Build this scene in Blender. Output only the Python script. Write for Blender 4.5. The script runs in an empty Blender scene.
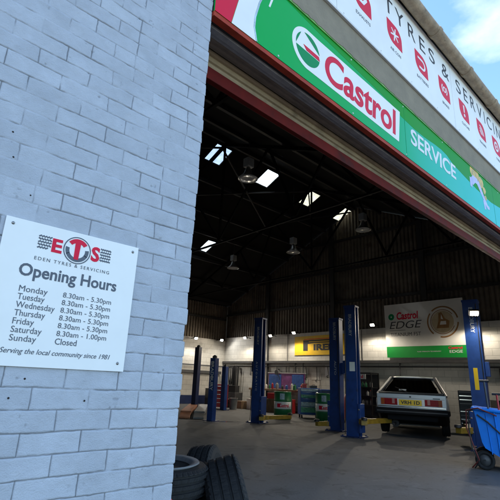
import bpy, bmesh, math, random
import numpy as np
from mathutils import Matrix, Vector
random.seed(11)
PI = math.pi
SC = bpy.context.scene
COL = SC.collection
EYE = 1.15
FY = 1.70        # outer face of the front wall
XW = 15.2        # inner face of the long side wall
YB = 18.0        # inner face of the back wall
XL = -4.0        # inner face of the left wall
RIDGE_Y, RIDGE_Z, SLOPE = 9.75, 8.72, 0.44

# ------------------------------------------------------------------ helpers
WM = {}

def tag(o, label=None, cat=None, group=None, kind=None):
    if label: o['label'] = label
    if cat: o['category'] = cat
    if group: o['group'] = group
    if kind: o['kind'] = kind
    return o

def thing(name, loc, label, cat, rz=0.0, group=None):
    o = bpy.data.objects.new(name, None)
    o.empty_display_size = 0.2
    COL.objects.link(o)
    o.location = loc
    o.rotation_euler = (0, 0, rz)
    WM[o.name] = Matrix.Translation(loc) @ Matrix.Rotation(rz, 4, 'Z')
    return tag(o, label, cat, group)

def copy_tree(o, loc, rz, label, parent=None):
    def rec(s, p):
        c = s.copy()
        COL.objects.link(c)
        if p is not None:
            c.parent = p
        for ch in [q for q in bpy.data.objects if q.parent == s]:
            rec(ch, c)
        return c
    c = rec(o, parent)
    c.location = loc
    c.rotation_euler = (0, 0, rz)
    WM[c.name] = Matrix.Translation(loc) @ Matrix.Rotation(rz, 4, 'Z')
    if label: c['label'] = label
    return c

class MB:
    """collects geometry, builds ONE mesh object"""
    def __init__(self):
        self.v = []; self.f = []; self.m = []; self.s = []
    def add(self, verts, faces, m=0, T=None, smooth=False):
        b = len(self.v)
        for p in verts:
            p = Vector(p)
            self.v.append(T @ p if T is not None else p)
        for f in faces:
            self.f.append([b + i for i in f]); self.m.append(m); self.s.append(smooth)
        return self
    def box(self, c, s, m=0, T=None, R=None):
        x, y, z = s[0] / 2, s[1] / 2, s[2] / 2
        vs = [Vector((a * x, b * y, d * z)) for d in (-1, 1) for b in (-1, 1) for a in (-1, 1)]
        if R is not None: vs = [R @ p for p in vs]
        vs = [p + Vector(c) for p in vs]
        return self.add(vs, [(0, 2, 3, 1), (4, 5, 7, 6), (0, 1, 5, 4), (2, 6, 7, 3), (0, 4, 6, 2), (1, 3, 7, 5)], m, T)
    def span(self, a, b, m=0, T=None):
        return self.box([(a[i] + b[i]) / 2 for i in range(3)], [abs(b[i] - a[i]) for i in range(3)], m, T)
    def bar(self, p0, p1, w, h, m=0, T=None):
        p0 = Vector(p0); p1 = Vector(p1); d = p1 - p0
        q = d.to_track_quat('X', 'Z').to_matrix()
        return self.box((p0 + p1) / 2, (d.length, w, h), m, T, R=q)
    def tube(self, pts, r, n=8, m=0, T=None, caps=True):
        pts = [Vector(p) for p in pts]
        rr = r if isinstance(r, (list, tuple)) else [r] * len(pts)
        vs = []; up = None
        for i, p in enumerate(pts):
            d = (pts[min(i + 1, len(pts) - 1)] - pts[max(i - 1, 0)]).normalized()
            if up is None:
                up = d.orthogonal().normalized()
            else:
                up = (up - d * up.dot(d))
                up = up.normalized() if up.length > 1e-6 else d.orthogonal().normalized()
            sd = d.cross(up)
            for k in range(n):
                a = 2 * PI * k / n
                vs.append(p + (up * math.cos(a) + sd * math.sin(a)) * rr[i])
        fs = []
        for i in range(len(pts) - 1):
            for k in range(n):
                k2 = (k + 1) % n
                fs.append((i * n + k, i * n + k2, (i + 1) * n + k2, (i + 1) * n + k))
        self.add(vs, fs, m, T, True)
        if caps:
            self.add(vs[:n][::-1], [tuple(range(n))], m, T)
            self.add(vs[-n:], [tuple(range(n))], m, T)
        return self
    def lathe(self, prof, n=32, m=0, T=None, closed=False, smooth=True):
        """prof: (r, z); axis = local z"""
        vs = []; fs = []
        for r, z in prof:
            for k in range(n):
                a = 2 * PI * k / n
                vs.append((r * math.cos(a), r * math.sin(a), z))
        P = len(prof)
        for i in range(P if closed else P - 1):
            j = (i + 1) % P
            for k in range(n):
                k2 = (k + 1) % n
                fs.append((i * n + k, i * n + k2, j * n + k2, j * n + k))
        self.add(vs, fs, m, T, smooth)
        if not closed:
            if prof[0][0] > 1e-4: self.add(vs[:n][::-1], [tuple(range(n))], m, T)
            if prof[-1][0] > 1e-4: self.add(vs[-n:], [tuple(range(n))], m, T)
        return self
    def prism(self, pts, w0, w1, m=0, T=None):
        """polygon in local xy, extruded from z=w0 to z=w1 (z towards the viewer)"""
        n = len(pts)
        area = sum(pts[i][0] * pts[(i + 1) % n][1] - pts[(i + 1) % n][0] * pts[i][1] for i in range(n))
        if area < 0: pts = pts[::-1]
        vs = [(p[0], p[1], w0) for p in pts] + [(p[0], p[1], w1) for p in pts]
        fs = [tuple(range(n, 2 * n)), tuple(range(n))[::-1]]
        fs += [(i, (i + 1) % n, n + (i + 1) % n, n + i) for i in range(n)]
        return self.add(vs, fs, m, T)
    def ring(self, c, r0, r1, a0, a1, w0, w1, n=32, m=0, T=None):
        for k in range(n):
            u = a0 + (a1 - a0) * k / n; v = a0 + (a1 - a0) * (k + 1) / n
            self.prism([(c[0] + r0 * math.cos(u), c[1] + r0 * math.sin(u)), (c[0] + r1 * math.cos(u), c[1] + r1 * math.sin(u)),
                        (c[0] + r1 * math.cos(v), c[1] + r1 * math.sin(v)), (c[0] + r0 * math.cos(v), c[1] + r0 * math.sin(v))], w0, w1, m, T)
        return self
    def text(self, s, box, w0, w1, m=0, T=None, bold=0.0, shear=0.0, keep=False, spacing=1.0, align='L'):
        """text fitted to box=(u0,u1,v0,v1) in local xy, from depth w0 to w1"""
        cu = bpy.data.curves.new('t', 'FONT')
        cu.body = s; cu.size = 1.0; cu.extrude = 0.5; cu.offset = bold; cu.shear = shear
        cu.space_character = spacing; cu.resolution_u = 3 if (box[3] - box[2]) < 0.1 else 8
        ob = bpy.data.objects.new('t', cu); COL.objects.link(ob)
        dg = bpy.context.evaluated_depsgraph_get()
        me = bpy.data.meshes.new_from_object(ob.evaluated_get(dg))
        xs = [v.co.x for v in me.vertices]; ys = [v.co.y for v in me.vertices]
        x0, x1, y0, y1 = min(xs), max(xs), min(ys), max(ys)
        u0, u1, v0, v1 = box
        sx = (u1 - u0) / (x1 - x0); sy = (v1 - v0) / (y1 - y0)
        if keep: sx = min(sx, sy * 1.0)
        vs = [(u0 + (v.co.x - x0) * sx, v0 + (v.co.y - y0) * sy, w0 + (v.co.z + 0.5) * (w1 - w0)) for v in me.vertices]
        fs = [tuple(p.vertices) for p in me.polygons]
        self.add(vs, fs, m, T)
        COL.objects.unlink(ob)
        bpy.data.objects.remove(ob); bpy.data.curves.remove(cu); bpy.data.meshes.remove(me)
        return self
    def build(self, name, mats, parent=None, local=False, bevel=0.0, seg=2):
        me = bpy.data.meshes.new(name)
        W = WM[parent.name] if parent is not None else Matrix.Identity(4)
        if parent is not None and not local:
            I = W.inverted()
            vs = [I @ p for p in self.v]
        else:
            vs = self.v
        me.from_pydata([tuple(p) for p in vs], [], self.f)
        if not isinstance(mats, (list, tuple)): mats = [mats]
        for mt in mats: me.materials.append(mt)
        for i, p in enumerate(me.polygons):
            p.material_index = self.m[i]; p.use_smooth = self.s[i]
        bm = bmesh.new(); bm.from_mesh(me)
        if bevel > 0:
            bmesh.ops.remove_doubles(bm, verts=bm.verts, dist=1e-5)
            es = [e for e in bm.edges if len(e.link_faces) == 2 and e.calc_face_angle(0) > 0.6]
            bmesh.ops.bevel(bm, geom=es, offset=bevel, segments=seg, profile=0.6, affect='EDGES', clamp_overlap=True)
        bmesh.ops.recalc_face_normals(bm, faces=bm.faces)
        bm.to_mesh(me); bm.free()
        o = bpy.data.objects.new(name, me)
        COL.objects.link(o)
        if parent is not None:
            o.parent = parent
        WM[o.name] = W.copy()
        return o

def frame(origin, right, up):
    r = Vector(right).normalized(); u = Vector(up).normalized(); n = r.cross(u)
    M = Matrix(((r.x, u.x, n.x, origin[0]), (r.y, u.y, n.y, origin[1]), (r.z, u.z, n.z, origin[2]), (0, 0, 0, 1)))
    return M

# ------------------------------------------------------------------ materials
def srgb(r, g, b):
    f = lambda c: (c / 255 / 12.92) if c / 255 <= 0.04045 else ((c / 255 + 0.055) / 1.055) ** 2.4
    return (f(r), f(g), f(b))

def mat(name, col, rough=0.6, metal=0.0, var=0.12, scale=6.0, bump=0.0, bscale=60.0, spec=0.5, spots=0.0, spotcol=(0.02, 0.018, 0.015), spotscale=25.0, island=0.0, coat=0.0, rv=0.12):
    m = bpy.data.materials.new(name); m.use_nodes = True
    nt = m.node_tree; N = nt.nodes; L = nt.links
    b = N['Principled BSDF']
    b.inputs['Roughness'].default_value = rough
    b.inputs['Metallic'].default_value = metal
    b.inputs['Specular IOR Level'].default_value = spec
    if coat: b.inputs['Coat Weight'].default_value = coat
    tc = N.new('ShaderNodeTexCoord')
    n1 = N.new('ShaderNodeTexNoise'); n1.inputs['Scale'].default_value = scale; n1.inputs['Detail'].default_value = 8
    n1.inputs['Roughness'].default_value = 0.65
    L.new(tc.outputs['Object'], n1.inputs['Vector'])
    mr = N.new('ShaderNodeMapRange')
    mr.inputs['From Min'].default_value = 0.3; mr.inputs['From Max'].default_value = 0.7
    mr.inputs['To Min'].default_value = 1 - var; mr.inputs['To Max'].default_value = 1 + var
    L.new(n1.outputs['Fac'], mr.inputs['Value'])
    val = mr.outputs['Result']
    if island:
        g = N.new('ShaderNodeNewGeometry')
        m2 = N.new('ShaderNodeMapRange'); m2.inputs['To Min'].default_value = 1 - island; m2.inputs['To Max'].default_value = 1 + island
        L.new(g.outputs['Random Per Island'], m2.inputs['Value'])
        mu = N.new('ShaderNodeMath'); mu.operation = 'MULTIPLY'
        L.new(val, mu.inputs[0]); L.new(m2.outputs['Result'], mu.inputs[1]); val = mu.outputs[0]
    vm = N.new('ShaderNodeVectorMath'); vm.operation = 'SCALE'
    vm.inputs[0].default_value = col
    L.new(val, vm.inputs['Scale'])
    out = vm.outputs['Vector']
    if spots:
        n3 = N.new('ShaderNodeTexNoise'); n3.inputs['Scale'].default_value = spotscale; n3.inputs['Detail'].default_value = 5
        L.new(tc.outputs['Object'], n3.inputs['Vector'])
        r3 = N.new('ShaderNodeMapRange'); r3.inputs['From Min'].default_value = 0.60; r3.inputs['From Max'].default_value = 0.72
        r3.inputs['To Max'].default_value = spots
        L.new(n3.outputs['Fac'], r3.inputs['Value'])
        mx = N.new('ShaderNodeMix'); mx.data_type = 'RGBA'
        L.new(r3.outputs['Result'], mx.inputs['Factor'])
        L.new(out, mx.inputs[6]); mx.inputs[7].default_value = (*spotcol, 1)
        out = mx.outputs[2]
    L.new(out, b.inputs['Base Color'])
    rr = N.new('ShaderNodeMapRange'); rr.inputs['To Min'].default_value = max(0.03, rough - rv); rr.inputs['To Max'].default_value = min(1, rough + rv)
    L.new(n1.outputs['Fac'], rr.inputs['Value']); L.new(rr.outputs['Result'], b.inputs['Roughness'])
    if bump:
        n2 = N.new('ShaderNodeTexNoise'); n2.inputs['Scale'].default_value = bscale; n2.inputs['Detail'].default_value = 6
        L.new(tc.outputs['Object'], n2.inputs['Vector'])
        bp = N.new('ShaderNodeBump'); bp.inputs['Strength'].default_value = bump; bp.inputs['Distance'].default_value = 0.01
        L.new(n2.outputs['Fac'], bp.inputs['Height']); L.new(bp.outputs['Normal'], b.inputs['Normal'])
    return m

def emis(name, col, st):
    m = bpy.data.materials.new(name); m.use_nodes = True
    b = m.node_tree.nodes['Principled BSDF']
    b.inputs['Base Color'].default_value = (0.8, 0.8, 0.8, 1)
    b.inputs['Emission Color'].default_value = (*col, 1); b.inputs['Emission Strength'].default_value = st
    return m

M = {}
M['brick'] = mat('painted_brick', (0.432, 0.458, 0.512), 0.62, spec=0.3, var=0.07, scale=5, bump=0.22, bscale=70, island=0.055, spots=0.35, spotcol=(0.27, 0.30, 0.34), spotscale=30)
def old_brick_mat():
    m = mat('painted_old_brick', BRICKCOL, 0.6, var=0.10, scale=9.0, bump=0.28, bscale=190, spec=0.3, spots=0.22, spotcol=(0.55, 0.58, 0.62), spotscale=3.0)
    nt = m.node_tree; N = nt.nodes; L = nt.links
    b = N['Principled BSDF']; src = b.inputs['Base Color'].links[0].from_socket
    at = N.new('ShaderNodeAttribute'); at.attribute_name = 'tone'
    mr = N.new('ShaderNodeMapRange'); mr.inputs['To Min'].default_value = 0.93; mr.inputs['To Max'].default_value = 1.06
    L.new(at.outputs['Fac'], mr.inputs['Value'])
    vm = N.new('ShaderNodeVectorMath'); vm.operation = 'SCALE'; L.new(src, vm.inputs[0]); L.new(mr.outputs['Result'], vm.inputs['Scale'])
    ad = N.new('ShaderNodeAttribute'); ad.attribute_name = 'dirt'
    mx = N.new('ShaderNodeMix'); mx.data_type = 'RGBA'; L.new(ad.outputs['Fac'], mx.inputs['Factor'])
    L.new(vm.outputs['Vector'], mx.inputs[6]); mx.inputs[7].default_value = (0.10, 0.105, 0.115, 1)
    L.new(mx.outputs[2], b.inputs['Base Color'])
    return m
BRICKCOL = (0.432, 0.458, 0.512)
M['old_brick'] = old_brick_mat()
HOLES = [(0.517, 1.128), (0.476, 1.063), (0.745, 1.055), (0.310, 2.03), (0.330, 1.93), (0.415, 1.80)]
M['mortar'] = mat('painted_mortar', (0.25, 0.275, 0.31), 0.85, var=0.75, scale=5, bump=0.5, bscale=110)
M['sign_white'] = mat('sign_white', (0.86, 0.86, 0.84), 0.5, var=0.045, scale=2.5, spec=0.25)
M['ink'] = mat('sign_ink', (0.085, 0.10, 0.13), 0.5, var=0.03)
M['ink_black'] = mat('sign_black', (0.025, 0.025, 0.028), 0.45, var=0.03)
M['sign_red'] = mat('sign_red', (0.72, 0.012, 0.05), 0.5, var=0.03, spec=0.2)
M['screw'] = mat('screw_steel', (0.25, 0.25, 0.25), 0.35, metal=0.9)
M['logo_green'] = mat('logo_green', (0.002, 0.27, 0.09), 0.5, var=0.04, spec=0.15)
M['band_green'] = mat('band_green', (0.001, 0.29, 0.015), 0.5, var=0.06, scale=2, spec=0.15)
M['lime'] = mat('edge_lime', (0.14, 0.34, 0.06), 0.5, var=0.35, scale=9)
M['lilac'] = mat('figure_lilac', (0.52, 0.50, 0.78), 0.4, var=0.25, scale=9)
M['gold'] = mat('figure_gold', (0.62, 0.40, 0.05), 0.4, var=0.45, scale=14)
M['red_paint'] = mat('red_paint', (0.36, 0.045, 0.022), 0.6, spec=0.2, var=0.25, scale=9, spots=0.5, spotcol=(0.10, 0.03, 0.02))
M['darkred'] = mat('dark_red_rail', (0.115, 0.008, 0.005), 0.65, spec=0.15, var=0.4, scale=5, spots=0.6, spotcol=(0.035, 0.012, 0.01), spotscale=7)
M['slat'] = mat('shutter_slat', (0.29, 0.215, 0.13), 0.65, spec=0.2, var=0.35, scale=3, spots=0.6, spotcol=(0.10, 0.07, 0.045), spotscale=5)
M['beam'] = mat('beam_grey', (0.26, 0.25, 0.255), 0.6, var=0.3, scale=7, bump=0.2)
M['soffit'] = mat('soffit_brown', (0.16, 0.12, 0.095), 0.8, var=0.3)
M['render'] = mat('cement_render', (0.25, 0.21, 0.15), 0.9, var=0.16, scale=5, bump=0.4, bscale=40)
M['gutter'] = mat('old_gutter', (0.36, 0.27, 0.18), 0.8, var=0.35, scale=9, bump=0.4, bscale=50, spots=0.6, spotcol=(0.10, 0.08, 0.06), spotscale=14)
M['dark_board'] = mat('dark_board', (0.035, 0.03, 0.028), 0.8, spec=0.15)
M['trim'] = mat('trim_white', (0.62, 0.62, 0.62), 0.4, var=0.05)
M['concrete'] = None
def floor_mat():
    m = mat('oily_concrete', (0.128, 0.128, 0.127), 0.72, var=0.22, scale=0.9, bump=0.25, bscale=45, spec=0.3, spots=0.75, spotcol=(0.035, 0.033, 0.031), spotscale=0.9)
    nt = m.node_tree; N = nt.nodes; L = nt.links
    b = N['Principled BSDF']; src = b.inputs['Base Color'].links[0].from_socket
    tc = [n for n in N if n.type == 'TEX_COORD'][0]
    def layer(src, scale, lo, hi, amt, col, det=8, dist=0.0):
        n = N.new('ShaderNodeTexNoise'); n.inputs['Scale'].default_value = scale; n.inputs['Detail'].default_value = det; n.inputs['Distortion'].default_value = dist
        L.new(tc.outputs['Object'], n.inputs['Vector'])
        r = N.new('ShaderNodeMapRange'); r.inputs['From Min'].default_value = lo; r.inputs['From Max'].default_value = hi; r.inputs['To Max'].default_value = amt
        L.new(n.outputs['Fac'], r.inputs['Value'])
        x = N.new('ShaderNodeMix'); x.data_type = 'RGBA'; L.new(r.outputs['Result'], x.inputs['Factor']); L.new(src, x.inputs[6]); x.inputs[7].default_value = (*col, 1)
        return x.outputs[2]
    src = layer(src, 3.7, 0.58, 0.70, 0.6, (0.04, 0.038, 0.036), 6, 1.2)      # oil spots
    src = layer(src, 2.1, 0.60, 0.75, 0.5, (0.22, 0.22, 0.22), 10, 2.0)      # worn pale patches
    src = layer(src, 34.0, 0.60, 0.72, 0.5, (0.05, 0.048, 0.045), 3)           # grit
    v = N.new('ShaderNodeTexVoronoi'); v.feature = 'DISTANCE_TO_EDGE'; v.inputs['Scale'].default_value = 0.42
    wn = N.new('ShaderNodeTexNoise'); wn.inputs['Scale'].default_value = 1.3; wn.inputs['Detail'].default_value = 6; L.new(tc.outputs['Object'], wn.inputs['Vector'])
    wm = N.new('ShaderNodeVectorMath'); wm.operation = 'MULTIPLY_ADD'; wm.inputs[1].default_value = (1.4, 1.4, 0.0); L.new(wn.outputs['Color'], wm.inputs[0]); L.new(tc.outputs['Object'], wm.inputs[2])
    L.new(wm.outputs['Vector'], v.inputs['Vector'])
    r = N.new('ShaderNodeMapRange'); r.inputs['From Min'].default_value = 0.0; r.inputs['From Max'].default_value = 0.006; r.inputs['To Min'].default_value = 0.30; r.inputs['To Max'].default_value = 0.0
    L.new(v.outputs['Distance'], r.inputs['Value'])
    x = N.new('ShaderNodeMix'); x.data_type = 'RGBA'; L.new(r.outputs['Result'], x.inputs['Factor']); L.new(src, x.inputs[6]); x.inputs[7].default_value = (0.03, 0.03, 0.03, 1)
    L.new(x.outputs[2], b.inputs['Base Color'])
    return m
M['concrete'] = floor_mat()
M['asphalt'] = mat('forecourt_tarmac', (0.11, 0.105, 0.10), 0.9, var=0.2, scale=3, bump=0.5, bscale=120)
M['wall_white'] = None
M['clad'] = mat('old_cladding', (0.13, 0.105, 0.078), 0.75, var=0.45, scale=1.6, spots=0.7, spotcol=(0.06, 0.04, 0.025), spotscale=2.2)
M['steel_dark'] = mat('dark_steel', (0.018, 0.017, 0.017), 0.6, var=0.3)
M['steel_black'] = mat('near_black_steel', (0.008, 0.008, 0.008), 0.9, spec=0.1)  # even near-black base colour, so the trusses stay faint
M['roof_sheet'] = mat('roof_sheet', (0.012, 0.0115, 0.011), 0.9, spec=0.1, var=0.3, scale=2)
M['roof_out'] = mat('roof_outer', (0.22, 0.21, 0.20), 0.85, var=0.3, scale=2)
M['lift_blue'] = mat('lift_blue', (0.012, 0.050, 0.21), 0.42, var=0.25, scale=4, spots=0.6, spotcol=(0.02, 0.03, 0.07), spotscale=9)
M['lift_navy'] = mat('lift_navy', (0.016, 0.03, 0.10), 0.4, var=0.2, scale=4)
M['hose_red'] = mat('hose_red', (0.13, 0.02, 0.018), 0.6)
M['yellow'] = mat('yellow_paint', (0.34, 0.21, 0.02), 0.5, var=0.35, scale=8, spots=0.8)
M['worn_letters'] = mat('worn_letters', (0.42, 0.44, 0.48), 0.6, var=0.3, scale=14, spots=0.8, spotcol=(0.05, 0.08, 0.2))
M['white_letters'] = mat('white_letters', (0.75, 0.75, 0.75), 0.5, var=0.05)
M['rubber'] = mat('tyre_rubber', (0.013, 0.0135, 0.0145), 0.7, spec=0.3, var=0.25, scale=12, bump=0.25, bscale=90)
M['alu'] = mat('wheel_alloy', (0.17, 0.175, 0.18), 0.6, metal=0.4, spots=0.6, spotcol=(0.08, 0.07, 0.06), spotscale=16, var=0.12)
M['black'] = mat('black_plastic', (0.018, 0.018, 0.02), 0.5, var=0.2)
M['matt_black'] = mat('matt_black', (0.010, 0.010, 0.011), 0.75, spec=0.15)
M['seat_cloth'] = mat('seat_cloth', (0.16, 0.15, 0.14), 0.9, var=0.2)
M['dgrey'] = mat('dark_grey', (0.06, 0.06, 0.062), 0.5, var=0.2)
M['grey'] = mat('mid_grey', (0.22, 0.22, 0.22), 0.5, var=0.2)
M['silver'] = mat('car_silver', (0.56, 0.57, 0.59), 0.30, metal=0.2, var=0.03, coat=0.3, rv=0.02)
M['pillar'] = mat('pillar_grey', (0.10, 0.10, 0.105), 0.4, var=0.1)
def glass_mat():
    m = bpy.data.materials.new('car_glass'); m.use_nodes = True
    nt = m.node_tree; N = nt.nodes; L = nt.links; out = N['Material Output']; N.remove(N['Principled BSDF'])
    tr = N.new('ShaderNodeBsdfTransparent'); tr.inputs['Color'].default_value = (0.62, 0.66, 0.66, 1)
    gl = N.new('ShaderNodeBsdfGlossy'); gl.inputs['Roughness'].default_value = 0.04
    fr = N.new('ShaderNodeFresnel'); fr.inputs['IOR'].default_value = 1.9
    mx = N.new('ShaderNodeMixShader'); L.new(fr.outputs[0], mx.inputs[0]); L.new(tr.outputs[0], mx.inputs[1]); L.new(gl.outputs[0], mx.inputs[2]); L.new(mx.outputs[0], out.inputs['Surface'])
    return m
M['glass_dark'] = glass_mat()
M['chrome'] = mat('chrome', (0.7, 0.7, 0.7), 0.15, metal=1.0, var=0.03)
M['lamp_red'] = mat('tail_red', (0.28, 0.005, 0.008), 0.35, spec=0.2, var=0.35, scale=30)
M['lamp_pale'] = mat('reverse_lens', (0.45, 0.22, 0.20), 0.35, spec=0.2, var=0.08)
M['lamp_amber'] = mat('amber_lens', (0.36, 0.07, 0.012), 0.35, spec=0.2, var=0.08)
M['plate'] = mat('plate_yellow', (0.85, 0.56, 0.02), 0.35, var=0.03)
M['drum_green'] = mat('drum_green', (0.012, 0.17, 0.055), 0.4, var=0.2, scale=6, spots=0.3)
M['bin_blue'] = mat('bin_blue', (0.002, 0.19, 0.72), 0.5, spec=0.25, var=0.10, scale=5)
M['red_tool'] = mat('red_tool', (0.42, 0.02, 0.025), 0.4, var=0.15)
M['pir_yellow'] = mat('poster_yellow', (0.80, 0.50, 0.02), 0.45, var=0.08)
M['banner_grey'] = mat('banner_grey', (0.74, 0.72, 0.67), 0.5, var=0.07, scale=2)
M['pale_gold'] = mat('pale_gold', (0.52, 0.42, 0.26), 0.5, var=0.25, scale=4)
M['bronze'] = mat('ring_bronze', (0.30, 0.15, 0.05), 0.5, var=0.3, scale=7)
M['banner_green'] = mat('banner_green', (0.006, 0.30, 0.045), 0.5, var=0.06)
M['rust'] = mat('rusty_deck', (0.42, 0.17, 0.085), 0.75, var=0.35, scale=5, spots=0.4)
M['wood'] = mat('bench_wood', (0.22, 0.14, 0.08), 0.7, var=0.3, scale=6)
M['print_blue'] = mat('print_blue', (0.03, 0.10, 0.36), 0.45, var=0.3, scale=12)
M['print_green'] = mat('print_green', (0.10, 0.36, 0.22), 0.45, var=0.4, scale=16)
M['print_pale'] = mat('print_pale', (0.45, 0.58, 0.66), 0.45, var=0.35, scale=18)
M['print_purple'] = mat('print_purple', (0.20, 0.06, 0.22), 0.45, var=0.4, scale=6)
M['shade_metal'] = mat('lamp_shade', (0.30, 0.30, 0.30), 0.35, metal=0.7, var=0.15)
M['ballast'] = mat('lamp_ballast', (0.30, 0.30, 0.29), 0.6, var=0.2)
M['orange_red'] = mat('post_red', (0.65, 0.05, 0.03), 0.5, var=0.1)
M['lens'] = emis('lamp_lens', (1.0, 0.86, 0.62), 45.0)
M['lens_white'] = emis('lamp_lens_cool', (0.95, 0.97, 1.0), 45.0)
M['lens_off'] = mat('lamp_glass_off', (0.35, 0.36, 0.37), 0.15, var=0.1)

def rooflight_mat(tint, clear):
    m = bpy.data.materials.new('rooflight_sheet'); m.use_nodes = True
    nt = m.node_tree; N = nt.nodes; L = nt.links
    out = N['Material Output']; N.remove(N['Principled BSDF'])
    t = N.new('ShaderNodeBsdfTranslucent'); nz = N.new('ShaderNodeTexNoise'); nz.inputs['Scale'].default_value = 5.0; nz.inputs['Detail'].default_value = 6
    tcn = N.new('ShaderNodeTexCoord'); L.new(tcn.outputs['Object'], nz.inputs['Vector'])
    cm = N.new('ShaderNodeMix'); cm.data_type = 'RGBA'; L.new(nz.outputs['Fac'], cm.inputs['Factor']); cm.inputs[6].default_value = (tint[0] * .3, tint[1] * .3, tint[2] * .28, 1); cm.inputs[7].default_value = (min(1, tint[0] * 1.5), min(1, tint[1] * 1.5), min(1, tint[2] * 1.5), 1)
    L.new(cm.outputs[2], t.inputs['Color'])
    tr = N.new('ShaderNodeBsdfTransparent'); tr.inputs['Color'].default_value = (0.7, 0.75, 0.8, 1)
    mx = N.new('ShaderNodeMixShader'); mx.inputs[0].default_value = clear
    L.new(t.outputs[0], mx.inputs[1]); L.new(tr.outputs[0], mx.inputs[2]); L.new(mx.outputs[0], out.inputs['Surface'])
    return m
M['rooflight'] = rooflight_mat((0.60, 0.62, 0.62, 1), 0.2)
M['rooflight_clear'] = rooflight_mat((0.35, 0.38, 0.40, 1), 0.6)
M['rooflight_yellowed'] = rooflight_mat((0.55, 0.52, 0.42, 1), 0.15)

def wall_mat(name, col):
    """white painted blockwork: coursing drawn with the brick texture in wall coordinates"""
    m = mat(name, col, 0.75, var=0.16, scale=1.3, spots=0.35, spotcol=(0.16, 0.14, 0.11), spotscale=2.6)
    nt = m.node_tree; N = nt.nodes; L = nt.links
    b = N['Principled BSDF']
    tc = [n for n in N if n.type == 'TEX_COORD'][0]
    mp = N.new('ShaderNodeSeparateXYZ'); L.new(tc.outputs['Object'], mp.inputs[0])
    ad = N.new('ShaderNodeMath'); ad.operation = 'ADD'; L.new(mp.outputs[0], ad.inputs[0]); L.new(mp.outputs[1], ad.inputs[1])
    cb = N.new('ShaderNodeCombineXYZ'); L.new(ad.outputs[0], cb.inputs[0]); L.new(mp.outputs[2], cb.inputs[1])
    br = N.new('ShaderNodeTexBrick'); L.new(cb.outputs[0], br.inputs['Vector'])
    br.inputs['Scale'].default_value = 1.0; br.inputs['Brick Width'].default_value = 0.45; br.inputs['Row Height'].default_value = 0.225
    br.inputs['Mortar Size'].default_value = 0.008; br.inputs['Mortar Smooth'].default_value = 0.4
    br.inputs['Color1'].default_value = (1, 1, 1, 1); br.inputs['Color2'].default_value = (0.9, 0.9, 0.9, 1); br.inputs['Mortar'].default_value = (0.66, 0.66, 0.66, 1)
    src = b.inputs['Base Color'].links[0].from_socket
    mu = N.new('ShaderNodeMix'); mu.data_type = 'RGBA'; mu.blend_type = 'MULTIPLY'; mu.inputs['Factor'].default_value = 1.0
    L.new(src, mu.inputs[6]); L.new(br.outputs['Color'], mu.inputs[7]); L.new(mu.outputs[2], b.inputs['Base Color'])
    bp = N.new('ShaderNodeBump'); bp.inputs['Strength'].default_value = 0.5; bp.inputs['Distance'].default_value = 0.01
    bp.invert = True
    L.new(br.outputs['Fac'], bp.inputs['Height']); L.new(bp.outputs['Normal'], b.inputs['Normal'])
    return m
M['wall_white'] = wall_mat('white_blockwork', (0.62, 0.60, 0.55))

def fascia_mat():
    """printed sheet: green on the left turning to turquoise on the right (the print's own colours)"""
    m = mat('fascia_print', (1, 1, 1), 0.5, var=0.03, scale=3, spec=0.15)
    nt = m.node_tree; N = nt.nodes; L = nt.links
    b = N['Principled BSDF']
    tc = [n for n in N if n.type == 'TEX_COORD'][0]
    sp = N.new('ShaderNodeSeparateXYZ'); L.new(tc.outputs['Object'], sp.inputs[0])
    mr = N.new('ShaderNodeMapRange'); mr.inputs['From Min'].default_value = 0.0; mr.inputs['From Max'].default_value = 6.0
    L.new(sp.outputs[0], mr.inputs['Value'])
    cr = N.new('ShaderNodeValToRGB'); e = cr.color_ramp.elements
    e[0].position = 0.0; e[0].color = (0.001, 0.40, 0.075, 1)
    e[1].position = 1.0; e[1].color = (0.05, 0.55, 0.64, 1)
    for p, c in ((0.22, (0.001, 0.40, 0.095, 1)), (0.36, (0.003, 0.41, 0.15, 1)), (0.48, (0.03, 0.50, 0.36, 1)), (0.72, (0.05, 0.56, 0.52, 1))):
        k = e.new(p); k.color = c
    L.new(mr.outputs['Result'], cr.inputs[0])
    L.new(cr.outputs['Color'], b.inputs['Base Color'])
    return m
M['fascia'] = fascia_mat()

# ------------------------------------------------------------------ frames
TF = frame((0, FY, 0), (1, 0, 0), (0, 0, 1))            # front wall, local (x, z, outward)
TS = frame((XW, 0, 0), (0, -1, 0), (0, 0, 1))           # side wall: u = -y
TB = frame((0, YB, 0), (1, 0, 0), (0, 0, 1))            # back wall

# ------------------------------------------------------------------ ground
g = MB(); g.box((5, 5, -0.25), (900, 900, 0.5)); tag(g.build('ground', M['asphalt']), kind='structure')
g = MB(); g.box((5.6, 9.85, 0.002), (19.2, 16.3, 0.004)); tag(g.build('floor', M['concrete']), kind='structure')

# ------------------------------------------------------------------ workshop building
bld = thing('workshop_building', (5, 9, 0), 'brick and sheet workshop with wide open front and dark trussed roof', 'building')

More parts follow.
